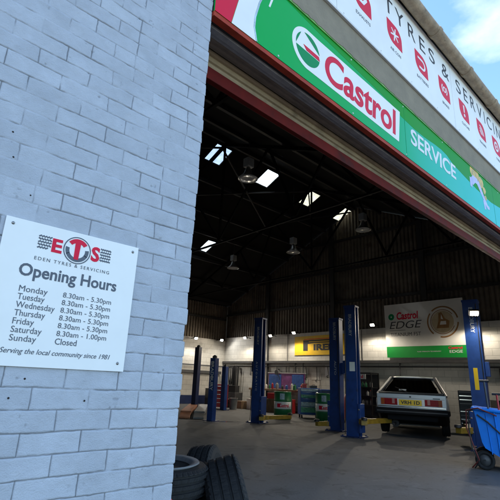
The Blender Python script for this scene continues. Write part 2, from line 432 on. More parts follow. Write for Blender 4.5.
def brick_wall(mb, x0, x1, z0, z1, ends_right=True, y=FY, depth=0.235):
    """stretcher bond under thick paint: soft arrises, thin joints"""
    BW, BH = 0.2137, 0.0748
    row = 0
    z = z0
    mb.span((x0 - 0.001, y + 0.0052, z0), (x1 - 0.004, y + depth, z1), 1)
    R_ = random.uniform
    while z < z1 - 0.02:
        x = x1 + (R_(-0.012, 0.012))
        first = True; header = -1
        while x > x0:
            w = BW + R_(-0.003, 0.003)
            if first:
                w = (BW / 2 if row % 2 == 0 else BW) + (x - x1)
            elif header == 1:
                w = BW / 2; header = 0
            elif random.random() < 0.035:
                w = BW / 2; header = 1
            xl = x - w
            g = R_(0.0016, 0.0042); gz = R_(0.0014, 0.0040)
            a = xl + g; c = x - R_(0.0016, 0.0042)
            if first: c = x1 + R_(-0.003, 0.003)
            zz0 = z + gz; zz1 = min(z + BH, z1) - R_(0.0014, 0.0040)
            dy = R_(-0.0012, 0.0012)
            tl = [R_(-0.0009, 0.0009) for _ in range(4)]
            yb = y + (depth - 0.004 if first else 0.03)
            rings = ((0.013, 0.0), (0.0055, 0.0009), (0.0018, 0.0030), (0.0, 0.0062))
            P = []
            for ins, dp in rings:
                for k, (px, pz) in enumerate(((a + ins, zz0 + ins * .85), (c - ins, zz0 + ins * .85), (c - ins, zz1 - ins * .85), (a + ins, zz1 - ins * .85))):
                    P.append((px + R_(-.0007, .0007), y + dy + tl[k] + dp, pz + R_(-.0007, .0007)))
            for px, pz in ((a, zz0), (c, zz0), (c, zz1), (a, zz1)): P.append((px, yb, pz))
            F = [(0, 1, 2, 3)]
            for q in range(4):
                for k in range(4):
                    k2 = (k + 1) % 4
                    F.append((q * 4 + k, q * 4 + 4 + k, q * 4 + 4 + k2, q * 4 + k2))
            mb.add(P, F, 0, None, True)
            x = xl; first = False
        z += BH; row += 1

# course joints were measured at z = 1.097 above the floor
zb = 1.097 - 15 * 0.0748
BH_ = 0.0748
ZL, ZH, XS = zb + 5 * BH_, zb + 47 * BH_, -0.30      # the finely modelled face of the pier
w = MB(); brick_wall(w, -2.6, XS - 0.004, zb + BH_, 5.10); brick_wall(w, XS - 0.002, 1.188, ZH + 0.001, 5.10); brick_wall(w, XS - 0.002, 1.188, zb + BH_, ZL - 0.001)
w.build('front_wall', [M['brick'], M['mortar']], bld)

def vnoise(x, z, cell, seed):
    """smooth value noise in -1..1"""
    r = np.random.RandomState(seed)
    u = (x + 50.0) / cell; v = (z + 50.0) / cell
    u -= np.floor(u.min()); v -= np.floor(v.min())
    g = r.rand(int(u.max()) + 3, int(v.max()) + 3) * 2 - 1
    i = np.floor(u).astype(int); j = np.floor(v).astype(int); a = u - i; b = v - j
    a = a * a * (3 - 2 * a); b = b * b * (3 - 2 * b)
    return (g[i, j] * (1 - a) + g[i + 1, j] * a) * (1 - b) + (g[i, j + 1] * (1 - a) + g[i + 1, j + 1] * a) * b

def painted_face(x0, x1, z0, z1, step=0.0026):
    """old bricks under many coats of paint, as a height field: worn arrises, joints partly filled, hairline cracks"""
    nx = int((x1 - x0) / step) + 1; nz = int((z1 - z0) / step) + 1
    X, Z = np.meshgrid(np.linspace(x0, x1, nx), np.linspace(z0, z1, nz), indexing='ij')
    BW = 0.2137
    wx = X + 0.0030 * vnoise(X, Z, 0.085, 1) + 0.0012 * vnoise(X, Z, 0.018, 2)
    wz = Z + 0.0026 * vnoise(X, Z, 0.13, 3) + 0.0011 * vnoise(X, Z, 0.016, 4)
    row = np.floor((wz - z0) / BH_).astype(int); fz = (wz - z0) - row * BH_
    row = np.clip(row, 0, 200)
    rs = np.random.RandomState(7)
    off = (rs.rand(201) - 0.5) * 0.026
    par = ((row + 1) % 2) * (BW / 2)
    t = (x1 - wx) + par + np.where(np.abs(x1 - X) < BW * 0.45, 0, off[row])
    colf = np.floor(t / BW).astype(int); fx = t - colf * BW
    hsh = np.abs((np.sin(row * 12.9898 + colf * 78.233) * 43758.5453) % 1.0)
    hd = hsh < 0.045                                        # a header pair now and then
    fx2 = np.where(hd, np.mod(fx, BW / 2), fx); bw2 = np.where(hd, BW / 2, BW)
    d = np.minimum(np.minimum(fx2, bw2 - fx2), np.minimum(fz, BH_ - fz))
    vert = np.minimum(fx2, bw2 - fx2) < np.minimum(fz, BH_ - fz)
    fill = 0.5 + 0.5 * vnoise(X, Z, 0.16, 5) + 0.35 * vnoise(X, Z, 0.045, 6)
    fill = np.clip(np.where(vert, fill + 0.12, fill), 0.0, 1.0)
    k = np.clip(1 - d / (0.0055 + 0.0025 * vnoise(X, Z, 0.06, 8)), 0, 1); k = k * k * (3 - 2 * k)
    dep = 0.0021 * k * (0.35 + 0.65 * fill)
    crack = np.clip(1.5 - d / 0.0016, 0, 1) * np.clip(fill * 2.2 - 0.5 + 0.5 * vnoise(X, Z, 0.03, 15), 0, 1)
    dep = dep + 0.0030 * crack
    h3 = np.abs((np.sin(row * 3.17 + colf * 9.71) * 1571.31) % 1.0) - 0.5
    h4 = np.abs((np.sin(row * 7.77 + colf * 2.13) * 991.7) % 1.0) - 0.5
    dep = dep + 0.0022 * h3 + h4 * 0.012 * (fx2 - bw2 / 2) * (1 - k)
    dep = dep + 0.0011 * vnoise(X, Z, 0.05, 9) + 0.00055 * vnoise(X, Z, 0.019, 10) + 0.00022 * vnoise(X, Z, 0.008, 11)
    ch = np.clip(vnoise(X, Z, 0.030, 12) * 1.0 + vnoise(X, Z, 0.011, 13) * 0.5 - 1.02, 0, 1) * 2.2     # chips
    dep = dep + 0.0022 * np.clip(ch, 0, 1)
    edge = np.zeros_like(X); jr = (rs.rand(201) - 0.5) * 0.009
    xe = X + np.where(X > x1 - 0.05, (X - (x1 - 0.05)) / 0.05, 0) * (jr[row] - 0.005 * k)
    Yv = FY + dep + np.clip((X - (x1 - 0.006)) / 0.006, 0, 1) ** 2 * 0.004
    V = np.stack([xe, Yv, Z], -1).reshape(-1, 3)
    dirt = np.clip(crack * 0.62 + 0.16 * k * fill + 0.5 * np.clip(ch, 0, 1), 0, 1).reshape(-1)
    tone = (np.abs((np.sin(row * 5.3 + colf * 31.7) * 2713.3) % 1.0) * (1 - k) + 0.5 * k).reshape(-1)
    idx = np.arange(nx * nz).reshape(nx, nz)
    F = np.stack([idx[:-1, :-1], idx[1:, :-1], idx[1:, 1:], idx[:-1, 1:]], -1).reshape(-1, 4)
    # return along the jamb, back to the inner face of the wall
    B = V.reshape(nx, nz, 3)[-1].copy(); bi = len(V) + np.arange(nz)
    B[:, 1] = FY + 0.235
    V = np.concatenate([V, B]); dirt = np.concatenate([dirt, dirt.reshape(nx, nz)[-1]]); tone = np.concatenate([tone, tone.reshape(nx, nz)[-1]])
    F = np.concatenate([F, np.stack([idx[-1, :-1], bi[:-1], bi[1:], idx[-1, 1:]], -1)])
    me = bpy.data.meshes.new('brick_pier')
    me.vertices.add(len(V)); me.vertices.foreach_set('co', V.astype(np.float32).ravel())
    me.loops.add(F.size); me.loops.foreach_set('vertex_index', F.astype(np.int32).ravel())
    me.polygons.add(len(F)); me.polygons.foreach_set('loop_start', np.arange(0, F.size, 4, dtype=np.int32)); me.polygons.foreach_set('loop_total', np.full(len(F), 4, dtype=np.int32))
    me.polygons.foreach_set('use_smooth', np.ones(len(F), dtype=bool))
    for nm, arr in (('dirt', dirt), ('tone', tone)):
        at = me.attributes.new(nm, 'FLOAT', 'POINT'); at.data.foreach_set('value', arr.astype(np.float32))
    me.update(calc_edges=True); me.validate()
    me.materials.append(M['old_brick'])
    o = bpy.data.objects.new('brick_pier', me); COL.objects.link(o)
    o.parent = bld; o.matrix_parent_inverse = WM[bld.name].inverted(); WM[o.name] = WM[bld.name].copy()
    return o
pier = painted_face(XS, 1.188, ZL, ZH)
w = MB(); w.span((XS, FY + 0.02, ZL), (1.178, FY + 0.232, ZH)); w.build('wall_core', M['mortar'], bld)
for x, z in HOLES:
    q = MB(); q.lathe([(0.0, 0.0016), (0.003, 0.0014), (0.0038, 0.0)], 12, 0, TF @ Matrix.Translation((x, z, 0.0006))); q.build('old_plug', M['dark_board'], bld)
w = MB(); w.span((-4.3, FY + 0.004, 0.004), (-2.604, FY + 0.235, 5.1)); w.build('front_wall', M['brick'], bld)
w = MB(); brick_wall(w, 9.0, 15.5, 0.03, 3.2); w.build('brick_pier', [M['brick'], M['mortar']], bld)
# wall over the opening
w = MB(); w.span((1.19, FY + 0.006, 3.245), (15.5, FY + 0.06, 5.1)); w.span((1.19, FY + 0.32, 3.6), (15.5, FY + 0.40, 5.1)); w.build('front_wall', M['dark_board'], bld)
# cement band between the two signs with a ragged lower edge over the fascia top
w = MB()
pts = [(1.192, 4.20)]
top = [(9.0, 4.20)]
low = []
x = 1.192
while x < 9.0:
    low.append((x, 3.862 + random.uniform(-0.007, 0.007))); x += random.uniform(0.02, 0.07)
low.append((9.0, 3.862))
w.prism([(1.192, 4.20)] + low + [(9.0, 4.20)], 0.0, 0.026, 0, TF)
w.build('cement_band', M['render'], bld)
# lintel: red angle, dark red soffit, grey steel beam
w = MB(); w.span((1.19, FY - 0.012, 3.236), (9.0, FY + 0.035, 3.270)); w.build('lintel_angle', M['red_paint'], bld)
w = MB(); w.span((1.19, FY + 0.036, 3.246), (9.0, FY + 0.062, 3.262)); w.build('soffit_strip', M['soffit'], bld)
w = MB(); w.span((1.19, FY + 0.064, 3.228), (9.0, FY + 0.105, 3.30)); w.span((1.19, FY + 0.106, 3.238), (9.0, FY + 0.138, 3.25)); w.build('lintel_beam', M['beam'], bld)
w = MB()
for k in range(4): w.span((1.19, FY + 0.139 + k * .0215, 3.240 + .005 * (k % 2)), (9.0, FY + 0.1600 + k * .0215, 3.262))
w.build('shutter_hood', M['soffit'], bld)
# roller shutter
ysh = 1.955
rs = MB(); z = 3.112
while z < 3.72:
    p = [(0.004, 0.0), (-0.010, 0.006), (-0.016, 0.018), (-0.016, 0.030), (-0.010, 0.042), (0.004, 0.047), (0.012, 0.0485), (0.012, 0.054)]
    vs = []
    for dy, dz in p: vs += [(1.15, ysh + dy, z + dz), (9.05, ysh + dy, z + dz)]
    rs.add(vs, [(2 * k, 2 * k + 1, 2 * k + 3, 2 * k + 2) for k in range(len(p) - 1)])
    z += 0.054
rso = rs.build('roller_shutter', M['slat'], bld)
w = MB(); w.span((1.15, ysh - 0.022, 3.020), (9.05, ysh + 0.022, 3.112)); w.build('bottom_rail', M['darkred'], rso, bevel=0.004)
w = MB(); w.tube([(1.0, 2.28, 3.95), (9.2, 2.28, 3.95)], 0.26, 20); w.build('shutter_roll', M['slat'], bld)
# side, back and left walls: painted blockwork below, corrugated sheet above
w = MB(); w.span((XW, FY + 0.3, 0.004), (XW + 0.25, YB + 0.25, 3.35)); w.build('side_wall', M['wall_white'], bld)
w = MB(); w.span((XL - 0.25, YB, 0.004), (XW - 0.003, YB + 0.25, 3.20)); w.build('back_wall', M['wall_white'], bld)
w = MB(); w.span((XL - 0.25, FY + 0.24, 0.004), (XL, YB - 0.003, 5.2)); w.build('end_wall', M['wall_white'], bld)

def roof_z(y): return RIDGE_Z - SLOPE * abs(y - RIDGE_Y)

def corrug(mb, y0, y1, pitch, amp, zlow, ztop, place):
    n = int((y1 - y0) / pitch * 6); vs = []; fs = []
    prof = [0, 0.75, 1, 1, 0.75, 0]
    for i in range(n + 1):
        t = y0 + (y1 - y0) * i / n
        d = amp * prof[i % 6]
        vs.append(place(t, d, zlow)); vs.append(place(t, d, ztop(t)))
    for i in range(n):
        fs.append((2 * i, 2 * i + 2, 2 * i + 3, 2 * i + 1))
    mb.add(vs, fs, 0)
w = MB(); corrug(w, FY + 0.1, YB + 0.2, 0.165, 0.045, 3.30, lambda t: roof_z(t) - 0.02, lambda t, d, z: (XW + 0.12 - d, t, z)); w.build('side_cladding', M['clad'], bld)
w = MB(); corrug(w, XL, XW + 0.1, 0.165, 0.045, 3.15, lambda t: roof_z(YB) + 0.02, lambda t, d, z: (t, YB + 0.12 - d, z)); w.build('back_cladding', M['clad'], bld)
w = MB(); corrug(w, FY + 0.1, YB + 0.2, 0.165, 0.045, 5.1, lambda t: roof_z(t) - 0.02, lambda t, d, z: (XL - 0.12 + d, t, z)); w.build('side_cladding', M['clad'], bld)
# sheeting rails on the side cladding
for z in (4.55, 5.95, 7.3):
    yy = [y for y in (FY + 0.3, YB)]
    a = RIDGE_Y - (RIDGE_Z - z - 0.2) / SLOPE; b = RIDGE_Y + (RIDGE_Z - z - 0.2) / SLOPE
    a = max(a, FY + 0.3); b = min(b, YB - 0.02)
    w = MB(); w.span((XW - 0.03, a, z - 0.05), (XW + 0.07, b, z + 0.05)); w.build('sheeting_rail', M['steel_dark'], bld)
for z in (4.3,):
    w = MB(); w.span((XL, YB - 0.03, z - 0.05), (XW - 0.04, YB + 0.07, z + 0.05)); w.build('sheeting_rail', M['steel_dark'], bld)
# stanchions
for y in (3.1, 6.9, 10.95, 14.85):
    w = MB(); zt = roof_z(y) - 0.12; zq = 4.26 if y == 6.9 else 3.352
    w.span((XW - 0.115, y - 0.10, zq), (XW - 0.035, y + 0.10, zt)); w.span((XW - 0.034, y - 0.02, zq), (XW + 0.06, y + 0.02, zt))
    w.build('stanchion', M['steel_dark'], bld)
# rainwater pipes down the white wall
for y in (14.75,):
    w = MB(); w.tube([(XW - 0.06, y, 0.1), (XW - 0.06, y, 3.4)], 0.05, 10); w.build('down_pipe', M['steel_dark'], bld)
# roof sheets with holes for the rooflights
LIGHTS = []
Y1, Y2 = 10.02, 10.72
for xa in (0.762, 1.000, 1.248, 1.486, 1.73, 0.52, 0.28):
    LIGHTS.append((xa * 10.02, xa * 10.02 + 0.66, Y1, Y2))
LIGHTS.append((10.55, 11.0, 14.0, 14.75))
LIGHTS.append((4.2, 4.65, 14.0, 14.75))
xs = sorted(set([XL - 0.4, XW + 0.4] + [v for l in LIGHTS for v in l[:2]]))
ys = sorted(set([RIDGE_Y, YB + 0.45] + [v for l in LIGHTS for v in l[2:]]))
r = MB()
def slab(mb, x0, x1, y0, y1, th=0.05, m=0, dz=0.0):
    vs = [(x0, y0, roof_z(y0) + dz), (x1, y0, roof_z(y0) + dz), (x1, y1, roof_z(y1) + dz), (x0, y1, roof_z(y1) + dz)]
    vs += [(p[0], p[1], p[2] + th) for p in vs]
    mb.add(vs, [(0, 1, 2, 3), (7, 6, 5, 4), (0, 4, 5, 1), (1, 5, 6, 2), (2, 6, 7, 3), (3, 7, 4, 0)], m)
for i in range(len(xs) - 1):
    for j in range(len(ys) - 1):
        cx = (xs[i] + xs[i + 1]) / 2; cy = (ys[j] + ys[j + 1]) / 2
        if any(l[0] < cx < l[1] and l[2] < cy < l[3] for l in LIGHTS): continue
        slab(r, xs[i], xs[i + 1], ys[j], ys[j + 1])
slab(r, XL - 0.4, XW + 0.4, 1.66, RIDGE_Y)
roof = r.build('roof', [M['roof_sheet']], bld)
for l in LIGHTS:
    s = MB(); slab(s, l[0] - 0.03, l[1] + 0.03, l[2] - 0.03, l[3] + 0.03, 0.006, 0, 0.056); s.build('rooflight', M['rooflight_clear' if l[0] == 0.762 * 10.02 else 'rooflight_yellowed' if l[0] in (1.248 * 10.02, 1.486 * 10.02) else 'rooflight'], roof)
# purlins on the roof
for k, y in enumerate((2.9, 4.3, 5.7, 7.1, 8.5, 9.75, 11.35, 12.6, 13.6, 15.0, 16.4, 17.7)):
    s = MB(); s.span((XL, y - 0.04, roof_z(y) - 0.16), (XW, y + 0.04, roof_z(y) - 0.03)); s.build('purlin', M['steel_dark'], roof)
# trusses spanning front to back
for x in (-1.0, 3.4, 7.75, 12.2):
    s = MB(); zc = 5.25
    pa = (x, FY + 0.35, zc); pb = (x, YB - 0.1, zc); pr = (x, RIDGE_Y, RIDGE_Z - 0.22)
    za = roof_z(FY + 0.35) - 0.22; ze = roof_z(YB - 0.1) - 0.22
    s.bar((x, FY + 0.35, za), pr, 0.09, 0.10); s.bar(pr, (x, YB - 0.1, ze), 0.09, 0.10); s.bar((x, FY + 0.35, za + 0.12), (x, YB - 0.1, ze + 0.12), 0.05, 0.05)
    zl = lambda y: za + 0.12
    nodes_t = [3.6, 5.7, 7.75, 11.75, 13.8, 15.9]
    nodes_b = [4.6, 6.7, 9.75, 12.8, 14.9]
    seq = [3.6, 4.6, 5.7, 6.7, 7.75, 9.75, 11.75, 12.8, 13.8, 14.9, 15.9]
    pt = []
    for i, y in enumerate(seq):
        pt.append((x, y, roof_z(y) - 0.22) if i % 2 == 0 else (x, y, zl(y)))
    for a, b in zip(pt[:-1], pt[1:]): s.bar(a, b, 0.05, 0.06)
    s.bar((x, RIDGE_Y, zl(0)), pr, 0.05, 0.06)
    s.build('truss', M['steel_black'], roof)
# diagonal roof braces crossing the rooflights
for (xa, ya, xb, yb) in ((7.75, 9.9, 12.2, 12.2), (7.75, 12.2, 12.2, 9.9), (12.2, 9.9, 15.1, 12.0), (12.2, 12.0, 15.1, 9.9), (3.4, 12.0, 7.75, 9.9), (9.0, 14.3, 12.2, 14.6)):
    s = MB(); s.bar((xa, ya, roof_z(ya) - 0.2), (xb, yb, roof_z(yb) - 0.2), 0.05, 0.05); s.build('roof_brace', M['steel_dark'], roof)
# eaves: dark board and old half round gutter with collars
w = MB(); w.span((XL - 0.3, FY - 0.055, 5.19), (XW + 0.3, FY + 0.02, 5.33)); w.build('eaves_board', M['dark_board'], bld)
gx0, gx1, gy, gz, gr = XL - 0.3, XW + 0.3, 1.572, 5.150, 0.073
gm = MB()
vs = []; fs = []; n = 14; K = 60
for i in range(K + 1):
    x = gx0 + (gx1 - gx0) * i / K; sag = random.uniform(-0.004, 0.004)
    for rr in (gr, gr - 0.012):
        for k in range(n + 1):
            a = PI + PI * k / n
            vs.append((x, gy + rr * math.cos(a), gz + sag + rr * math.sin(a) * 1.05 + 0.035))
S = 2 * (n + 1)
for i in range(K):
    for k in range(n):
        fs.append((i * S + k, (i + 1) * S + k, (i + 1) * S + k + 1, i * S + k + 1))
        o = n + 1
        fs.append((i * S + o + k, i * S + o + k + 1, (i + 1) * S + o + k + 1, (i + 1) * S + o + k))
    fs.append((i * S, i * S + n + 1, (i + 1) * S + n + 1, (i + 1) * S)); fs.append((i * S + n, (i + 1) * S + n, (i + 1) * S + 2 * n + 1, i * S + 2 * n + 1))
gm.add(vs, fs, 0, None, True)
gut = gm.build('gutter', M['gutter'], bld)
for i in range(21):
    x = gx0 + 0.3 + i * 0.92
    c = MB(); vs = []; fs = []
    for dx in (-0.035, 0.035):
        for k in range(n + 1):
            a = PI + PI * k / n
            vs.append((x + dx, gy + (gr + 0.009) * math.cos(a), gz + (gr + 0.009) * math.sin(a) * 1.05 + 0.037))
    for k in range(n): fs.append((k, n + 1 + k, n + 2 + k, k + 1))
    vs += [(p[0], p[1] * 0.9 + gy * 0.1, p[2] + 0.004) for p in vs]
    c.add(vs, fs, 0, None, True)
    c.add([vs[k] for k in range(0, n + 1)] + [(p[0], gy + (p[1] - gy) * .88, gz + .037 + (p[2] - gz - .037) * .88) for p in vs[:n + 1]], [(k, k + 1, n + 2 + k, n + 1 + k) for k in range(n)], 0, None, True)
    c.build('gutter_collar', M['gutter'], gut)
# wall services: shelf rail, pipe, conduits
w = MB(); w.span((XW - 0.16, 3.0, 2.03), (XW - 0.004, YB - 0.02, 2.13)); w.build('wall_rail', M['dgrey'], bld)
w = MB(); w.tube([(XW - 0.06, 3.0, 1.90), (XW - 0.06, YB - 0.06, 1.90)], 0.025, 8); w.build('wall_pipe', M['dgrey'], bld)
w = MB(); w.tube([(XL + 1, YB - 0.05, 1.86), (XW - 0.1, YB - 0.05, 1.86)], 0.025, 8); w.build('wall_pipe', M['dgrey'], bld)
w = MB(); w.span((XL + 1, YB - 0.14, 1.46), (14.9, YB - 0.004, 1.60)); w.build('wall_rail', M['dgrey'], bld)
for y in (13.53, 9.6):
    w = MB(); w.tube([(XW - 0.025, y, 2.14), (XW - 0.025, y, 3.33)], 0.016, 6); w.build('conduit', M['dgrey'], bld)
w = MB(); w.span((XL + 1, YB - 0.008, 0.02), (15.1, YB - 0.003, 0.42)); w.build('painted_skirting', M['lift_navy'], bld)

# ------------------------------------------------------------------ opening hours sign
oh = thing('opening_hours_sign', (0.62, FY, 1.168), 'white square opening hours board screwed to the pale blue brick wall', 'sign')
w = MB(); w.prism([(0.349, 1.168), (0.887, 1.168), (0.889, 1.702), (0.349, 1.697)], 0.004, 0.009, 0, TF); w.build('board', M['sign_white'], oh, bevel=0.0012)
for x, z in ((0.375, 1.674), (0.863, 1.677), (0.857, 1.200), (0.375, 1.195)):
    s = MB(); s.lathe([(0.0, 0.0125), (0.0035, 0.012), (0.0055, 0.0105), (0.0062, 0.009)], 12, 0, TF @ Matrix.Translation((x, z, 0))); s.build('screw', M['screw'], oh)
A, B = 0.0088, 0.0100
t = MB(); t.text('Opening Hours', (0.425, 0.808, 1.474, 1.536), A, B, 0, TF, bold=0.022); t.build('heading', M['ink'], oh)
days = ['Monday', 'Tuesday', 'Wednesday', 'Thursday', 'Friday', 'Saturday', 'Sunday']
hrs = ['8.30am - 5.30pm'] * 4 + ['8.30am - 5.30pm', '8.30am - 1.00pm', 'Closed']
dw = [0.100, 0.094, 0.136, 0.106, 0.072, 0.104, 0.090]
t = MB(); t2 = MB()
for i in range(7):
    zc = 1.4400 - i * 0.0293
    desc = 0.0062 if 'y' in days[i] else 0.0
    t.text(days[i], (0.438, 0.438 + dw[i], zc - 0.0105 - desc, zc + 0.0125), A, B, 0, TF)
    if i < 6: t2.text(hrs[i], (0.596, 0.794, zc - 0.0145, zc + 0.0115), A, B, 0, TF)
    else: t2.text(hrs[i], (0.595, 0.677, zc - 0.0105, zc + 0.0125), A, B, 0, TF, bold=0.004)
t.build('days_lettering', M['ink'], oh); t2.build('times_lettering', M['ink'], oh)
t = MB(); t.text('Serving the local community since 1981', (0.415, 0.820, 1.207, 1.231), A, B, 0, TF, shear=0.28, bold=0.004); t.build('tagline', M['ink'], oh)
t = MB(); t.text('EDEN TYRES & SERVICING', (0.469, 0.767, 1.556, 1.569), A, B, 0, TF, spacing=1.35); t.build('name_lettering', M['ink'], oh)
e = MB()
# tyre-tread blocks at both ends of the emblem
def tread(mb, x0, x1, z0, z1, flip):
    nx, nz = 5, 5
    for i in range(nx):
        for j in range(nz):
            if random.random() < 0.06: continue
            cx = x0 + (i + 0.5) * (x1 - x0) / nx; cz = z0 + (j + 0.5) * (z1 - z0) / nz
            a = 0.55 * (1 if (j % 2 == 0) else -1) * flip
            hw, hh = (x1 - x0) / nx * 0.56, (z1 - z0) / nz * 0.24
            pts = [(cx + px * math.cos(a) - pz * math.sin(a), cz + px * math.sin(a) + pz * math.cos(a)) for px, pz in ((-hw, -hh), (hw, -hh), (hw, hh), (-hw, hh))]
            mb.prism(pts, A, B, 0, TF)
for args in ((0.471, 0.520, 1.601, 1.657, 1), (0.718, 0.764, 1.601, 1.660, -1)):
    q = MB(); tread(q, *args); q.build('tread_block', M['ink'], oh)
e.ring((0.622, 1.626), 0.0515, 0.0555, 0, 2 * PI, A, B, 40, 0, TF)
e.ring((0.622, 1.626), 0.032, 0.047, math.radians(205), math.radians(335), A, B, 24, 0, TF)
e.ring((0.622, 1.626), 0.032, 0.047, math.radians(170), math.radians(208), A, B, 8, 0, TF)
e.ring((0.622, 1.626), 0.032, 0.047, math.radians(332), math.radians(370), A, B, 8, 0, TF)
em = e.build('emblem', M['ink'], oh)
e = MB()
e.text('E', (0.523, 0.562, 1.598, 1.653), A, B + .0003, 0, TF, bold=0.035)
e.text('S', (0.680, 0.716, 1.596, 1.659), A, B + .0003, 0, TF, bold=0.035)
e.ring((0.622, 1.626), 0.030, 0.047, math.radians(38), math.radians(142), A, B + .0005, 20, 0, TF)
e.prism([(0.611, 1.660), (0.633, 1.660), (0.630, 1.588), (0.612, 1.588)], A, B + .0008, 0, TF)
e.build('emblem_letters', M['sign_red'], em)

# ------------------------------------------------------------------ fascia sign (lower, green)
fs_ = thing('fascia_sign', (1.192, FY, 3.272), 'long green lubricant fascia sign directly above the roller shutter', 'sign')
w = MB(); w.prism([(1.193, 3.272), (9.0, 3.272), (9.0, 3.885), (1.193, 3.885)], 0.0, 0.015, 0, TF); w.build('panel', M['fascia'], fs_)
a, b = 0.0145, 0.0165
w = MB(); w.prism([(1.192, 3.2705), (1.322, 3.2705), (1.402, 3.640), (1.46, 3.884), (1.192, 3.884)], a, b, 0, TF); w.build('red_block', M['sign_red'], fs_)
w = MB(); w.prism([(1.325, 3.2705), (1.535, 3.2705), (1.508, 3.37), (1.512, 3.46), (1.545, 3.60), (1.60, 3.75), (1.67, 3.884), (1.463, 3.884), (1.405, 3.640)], a, b, 0, TF); w.build('white_band', M['sign_white'], fs_)
w = MB(); w.prism([(1.537, 3.274), (1.548, 3.274), (1.523, 3.37), (1.527, 3.46), (1.56, 3.60), (1.615, 3.75), (1.685, 3.884), (1.671, 3.884), (1.601, 3.75), (1.546, 3.60), (1.513, 3.46), (1.509, 3.37)], a, b + .0004, 0, TF); w.build('band_edge', M['print_pale'], fs_)
w = MB(); w.prism([(1.640, 3.64), (1.655, 3.64), (1.705, 3.80), (1.685, 3.80)], a, b, 0, TF); w.build('highlight_stroke', M['sign_white'], fs_)
up = [(1.687, 3.884), (1.70, 3.845), (2.2, 3.80), (2.8, 3.765), (3.30, 3.735), (3.50, 3.685), (3.75, 3.672), (4.0, 3.680), (4.25, 3.705), (4.41, 3.712), (4.55, 3.70), (4.71, 3.65), (5.0, 3.62), (5.4, 3.58), (5.9, 3.562), (6.3, 3.60), (6.8, 3.66), (7.6, 3.70), (9.0, 3.72), (9.0, 3.884)]
w = MB(); w.prism(up, a, b - .0006, 0, TF); w.build('upper_band', M['band_green'], fs_)
w = MB(); w.prism([(1.193, 3.846), (9.0, 3.846), (9.0, 3.866), (1.193, 3.866)], a, b + .0065, 0, TF); w.build('top_edge', M['lime'], fs_)
for x in [1.75 + .9 * k for k in range(8)]:
    for z in (3.292, 3.825):
        w = MB(); w.lathe([(0, .0035), (.005, .003), (.008, 0)], 10, 0, TF @ Matrix.Translation((x, z, .0160))); w.build('fixing', M['trim'], fs_)
for x in (3.56, 6.0):
    w = MB(); w.prism([(x - .0012, 3.273), (x + .0012, 3.273), (x + .0012, 3.845), (x - .0012, 3.845)], 0.0148, 0.0168, 0, TF); w.build('panel_seam', M['logo_green'], fs_)
# white logo panel with rounded left end
cx, cz, R = 2.068, 3.548, 0.168
pp = [(cx + (R + .012) * math.cos(t), cz + (R + .012) * math.sin(t)) for t in [math.radians(95 + 170 * k / 24) for k in range(25)]]
pp += [(2.20, 3.369), (3.415, 3.369), (3.472, 3.722), (2.20, 3.722)]
w = MB(); w.prism(pp, a, b + .0006, 0, TF); lp = w.build('logo_panel', M['sign_white'], fs_)
w = MB()
r2 = R - 0.028
# green disc in two pieces with the white slash between
def seg(a0, a1, n=18): return [(cx + r2 * math.cos(math.radians(a0 + (a1 - a0) * k / n)), cz + r2 * math.sin(math.radians(a0 + (a1 - a0) * k / n))) for k in range(n + 1)]
w.prism(seg(12, 108), b, b + .0022, 0, TF); w.prism(seg(126, 186, 10), b, b + .0022, 0, TF)
w.prism(seg(190, 348), b, b + .0020, 0, TF)
w.build('emblem_disc', M['logo_green'], lp)
w = MB(); w.prism([(cx - 0.055, cz + 0.018), (cx + 0.128, cz + 0.014), (cx + 0.140, cz - 0.022), (cx - 0.02, cz - 0.018)], b, b + .003, 0, TF)
w.build('emblem_bar', M['sign_red'], lp)
w = MB(); w.text('Castrol', (2.275, 3.385, 3.408, 3.692), b, b + .0025, 0, TF, bold=0.022, shear=0.12); w.build('brand_lettering', M['sign_red'], lp)
w = MB(); w.text('SERVICE', (3.668, 4.76, 3.462, 3.648), a, b + .001, 0, TF, bold=0.02, shear=0.08); w.build('service_lettering', M['white_letters'], fs_)
# the printed kicking figure, kept generic
w = MB()
for p0, p1, r0, r1 in (((5.26, 3.70), (5.32, 3.62), .05, .05), ((5.30, 3.70), (5.46, 3.70), .045, .04), ((5.46, 3.70), (5.60, 3.56), .05, .035), ((5.60, 3.56), (5.72, 3.44), .035, .03), ((5.24, 3.68), (5.22, 3.55), .04, .03), ((5.62, 3.50), (5.64, 3.38), .03, .025), ((5.72, 3.44), (5.80, 3.44), .03, .02)):
    d = Vector((p1[0] - p0[0], p1[1] - p0[1])); q = Vector((-d.y, d.x)).normalized()
    w.prism([(p0[0] + q.x * r0, p0[1] + q.y * r0), (p0[0] - q.x * r0, p0[1] - q.y * r0), (p1[0] - q.x * r1, p1[1] - q.y * r1), (p1[0] + q.x * r1, p1[1] + q.y * r1)], a, b + .0006 + random.uniform(0, .0004), 0, TF)
w.build('printed_figure', M['lilac'], fs_)
w = MB()
for c, r_ in (((5.32, 3.80), .085), ((5.45, 3.79), .09), ((5.58, 3.74), .085), ((5.68, 3.66), .06), ((5.70, 3.56), .04)):
    w.prism([(c[0] + r_ * random.uniform(.7, 1.15) * math.cos(t * PI / 5), c[1] + r_ * random.uniform(.7, 1.1) * math.sin(t * PI / 5)) for t in range(10)], a, b + random.uniform(0, .0005), 0, TF)
w.build('printed_burst', M['gold'], fs_)

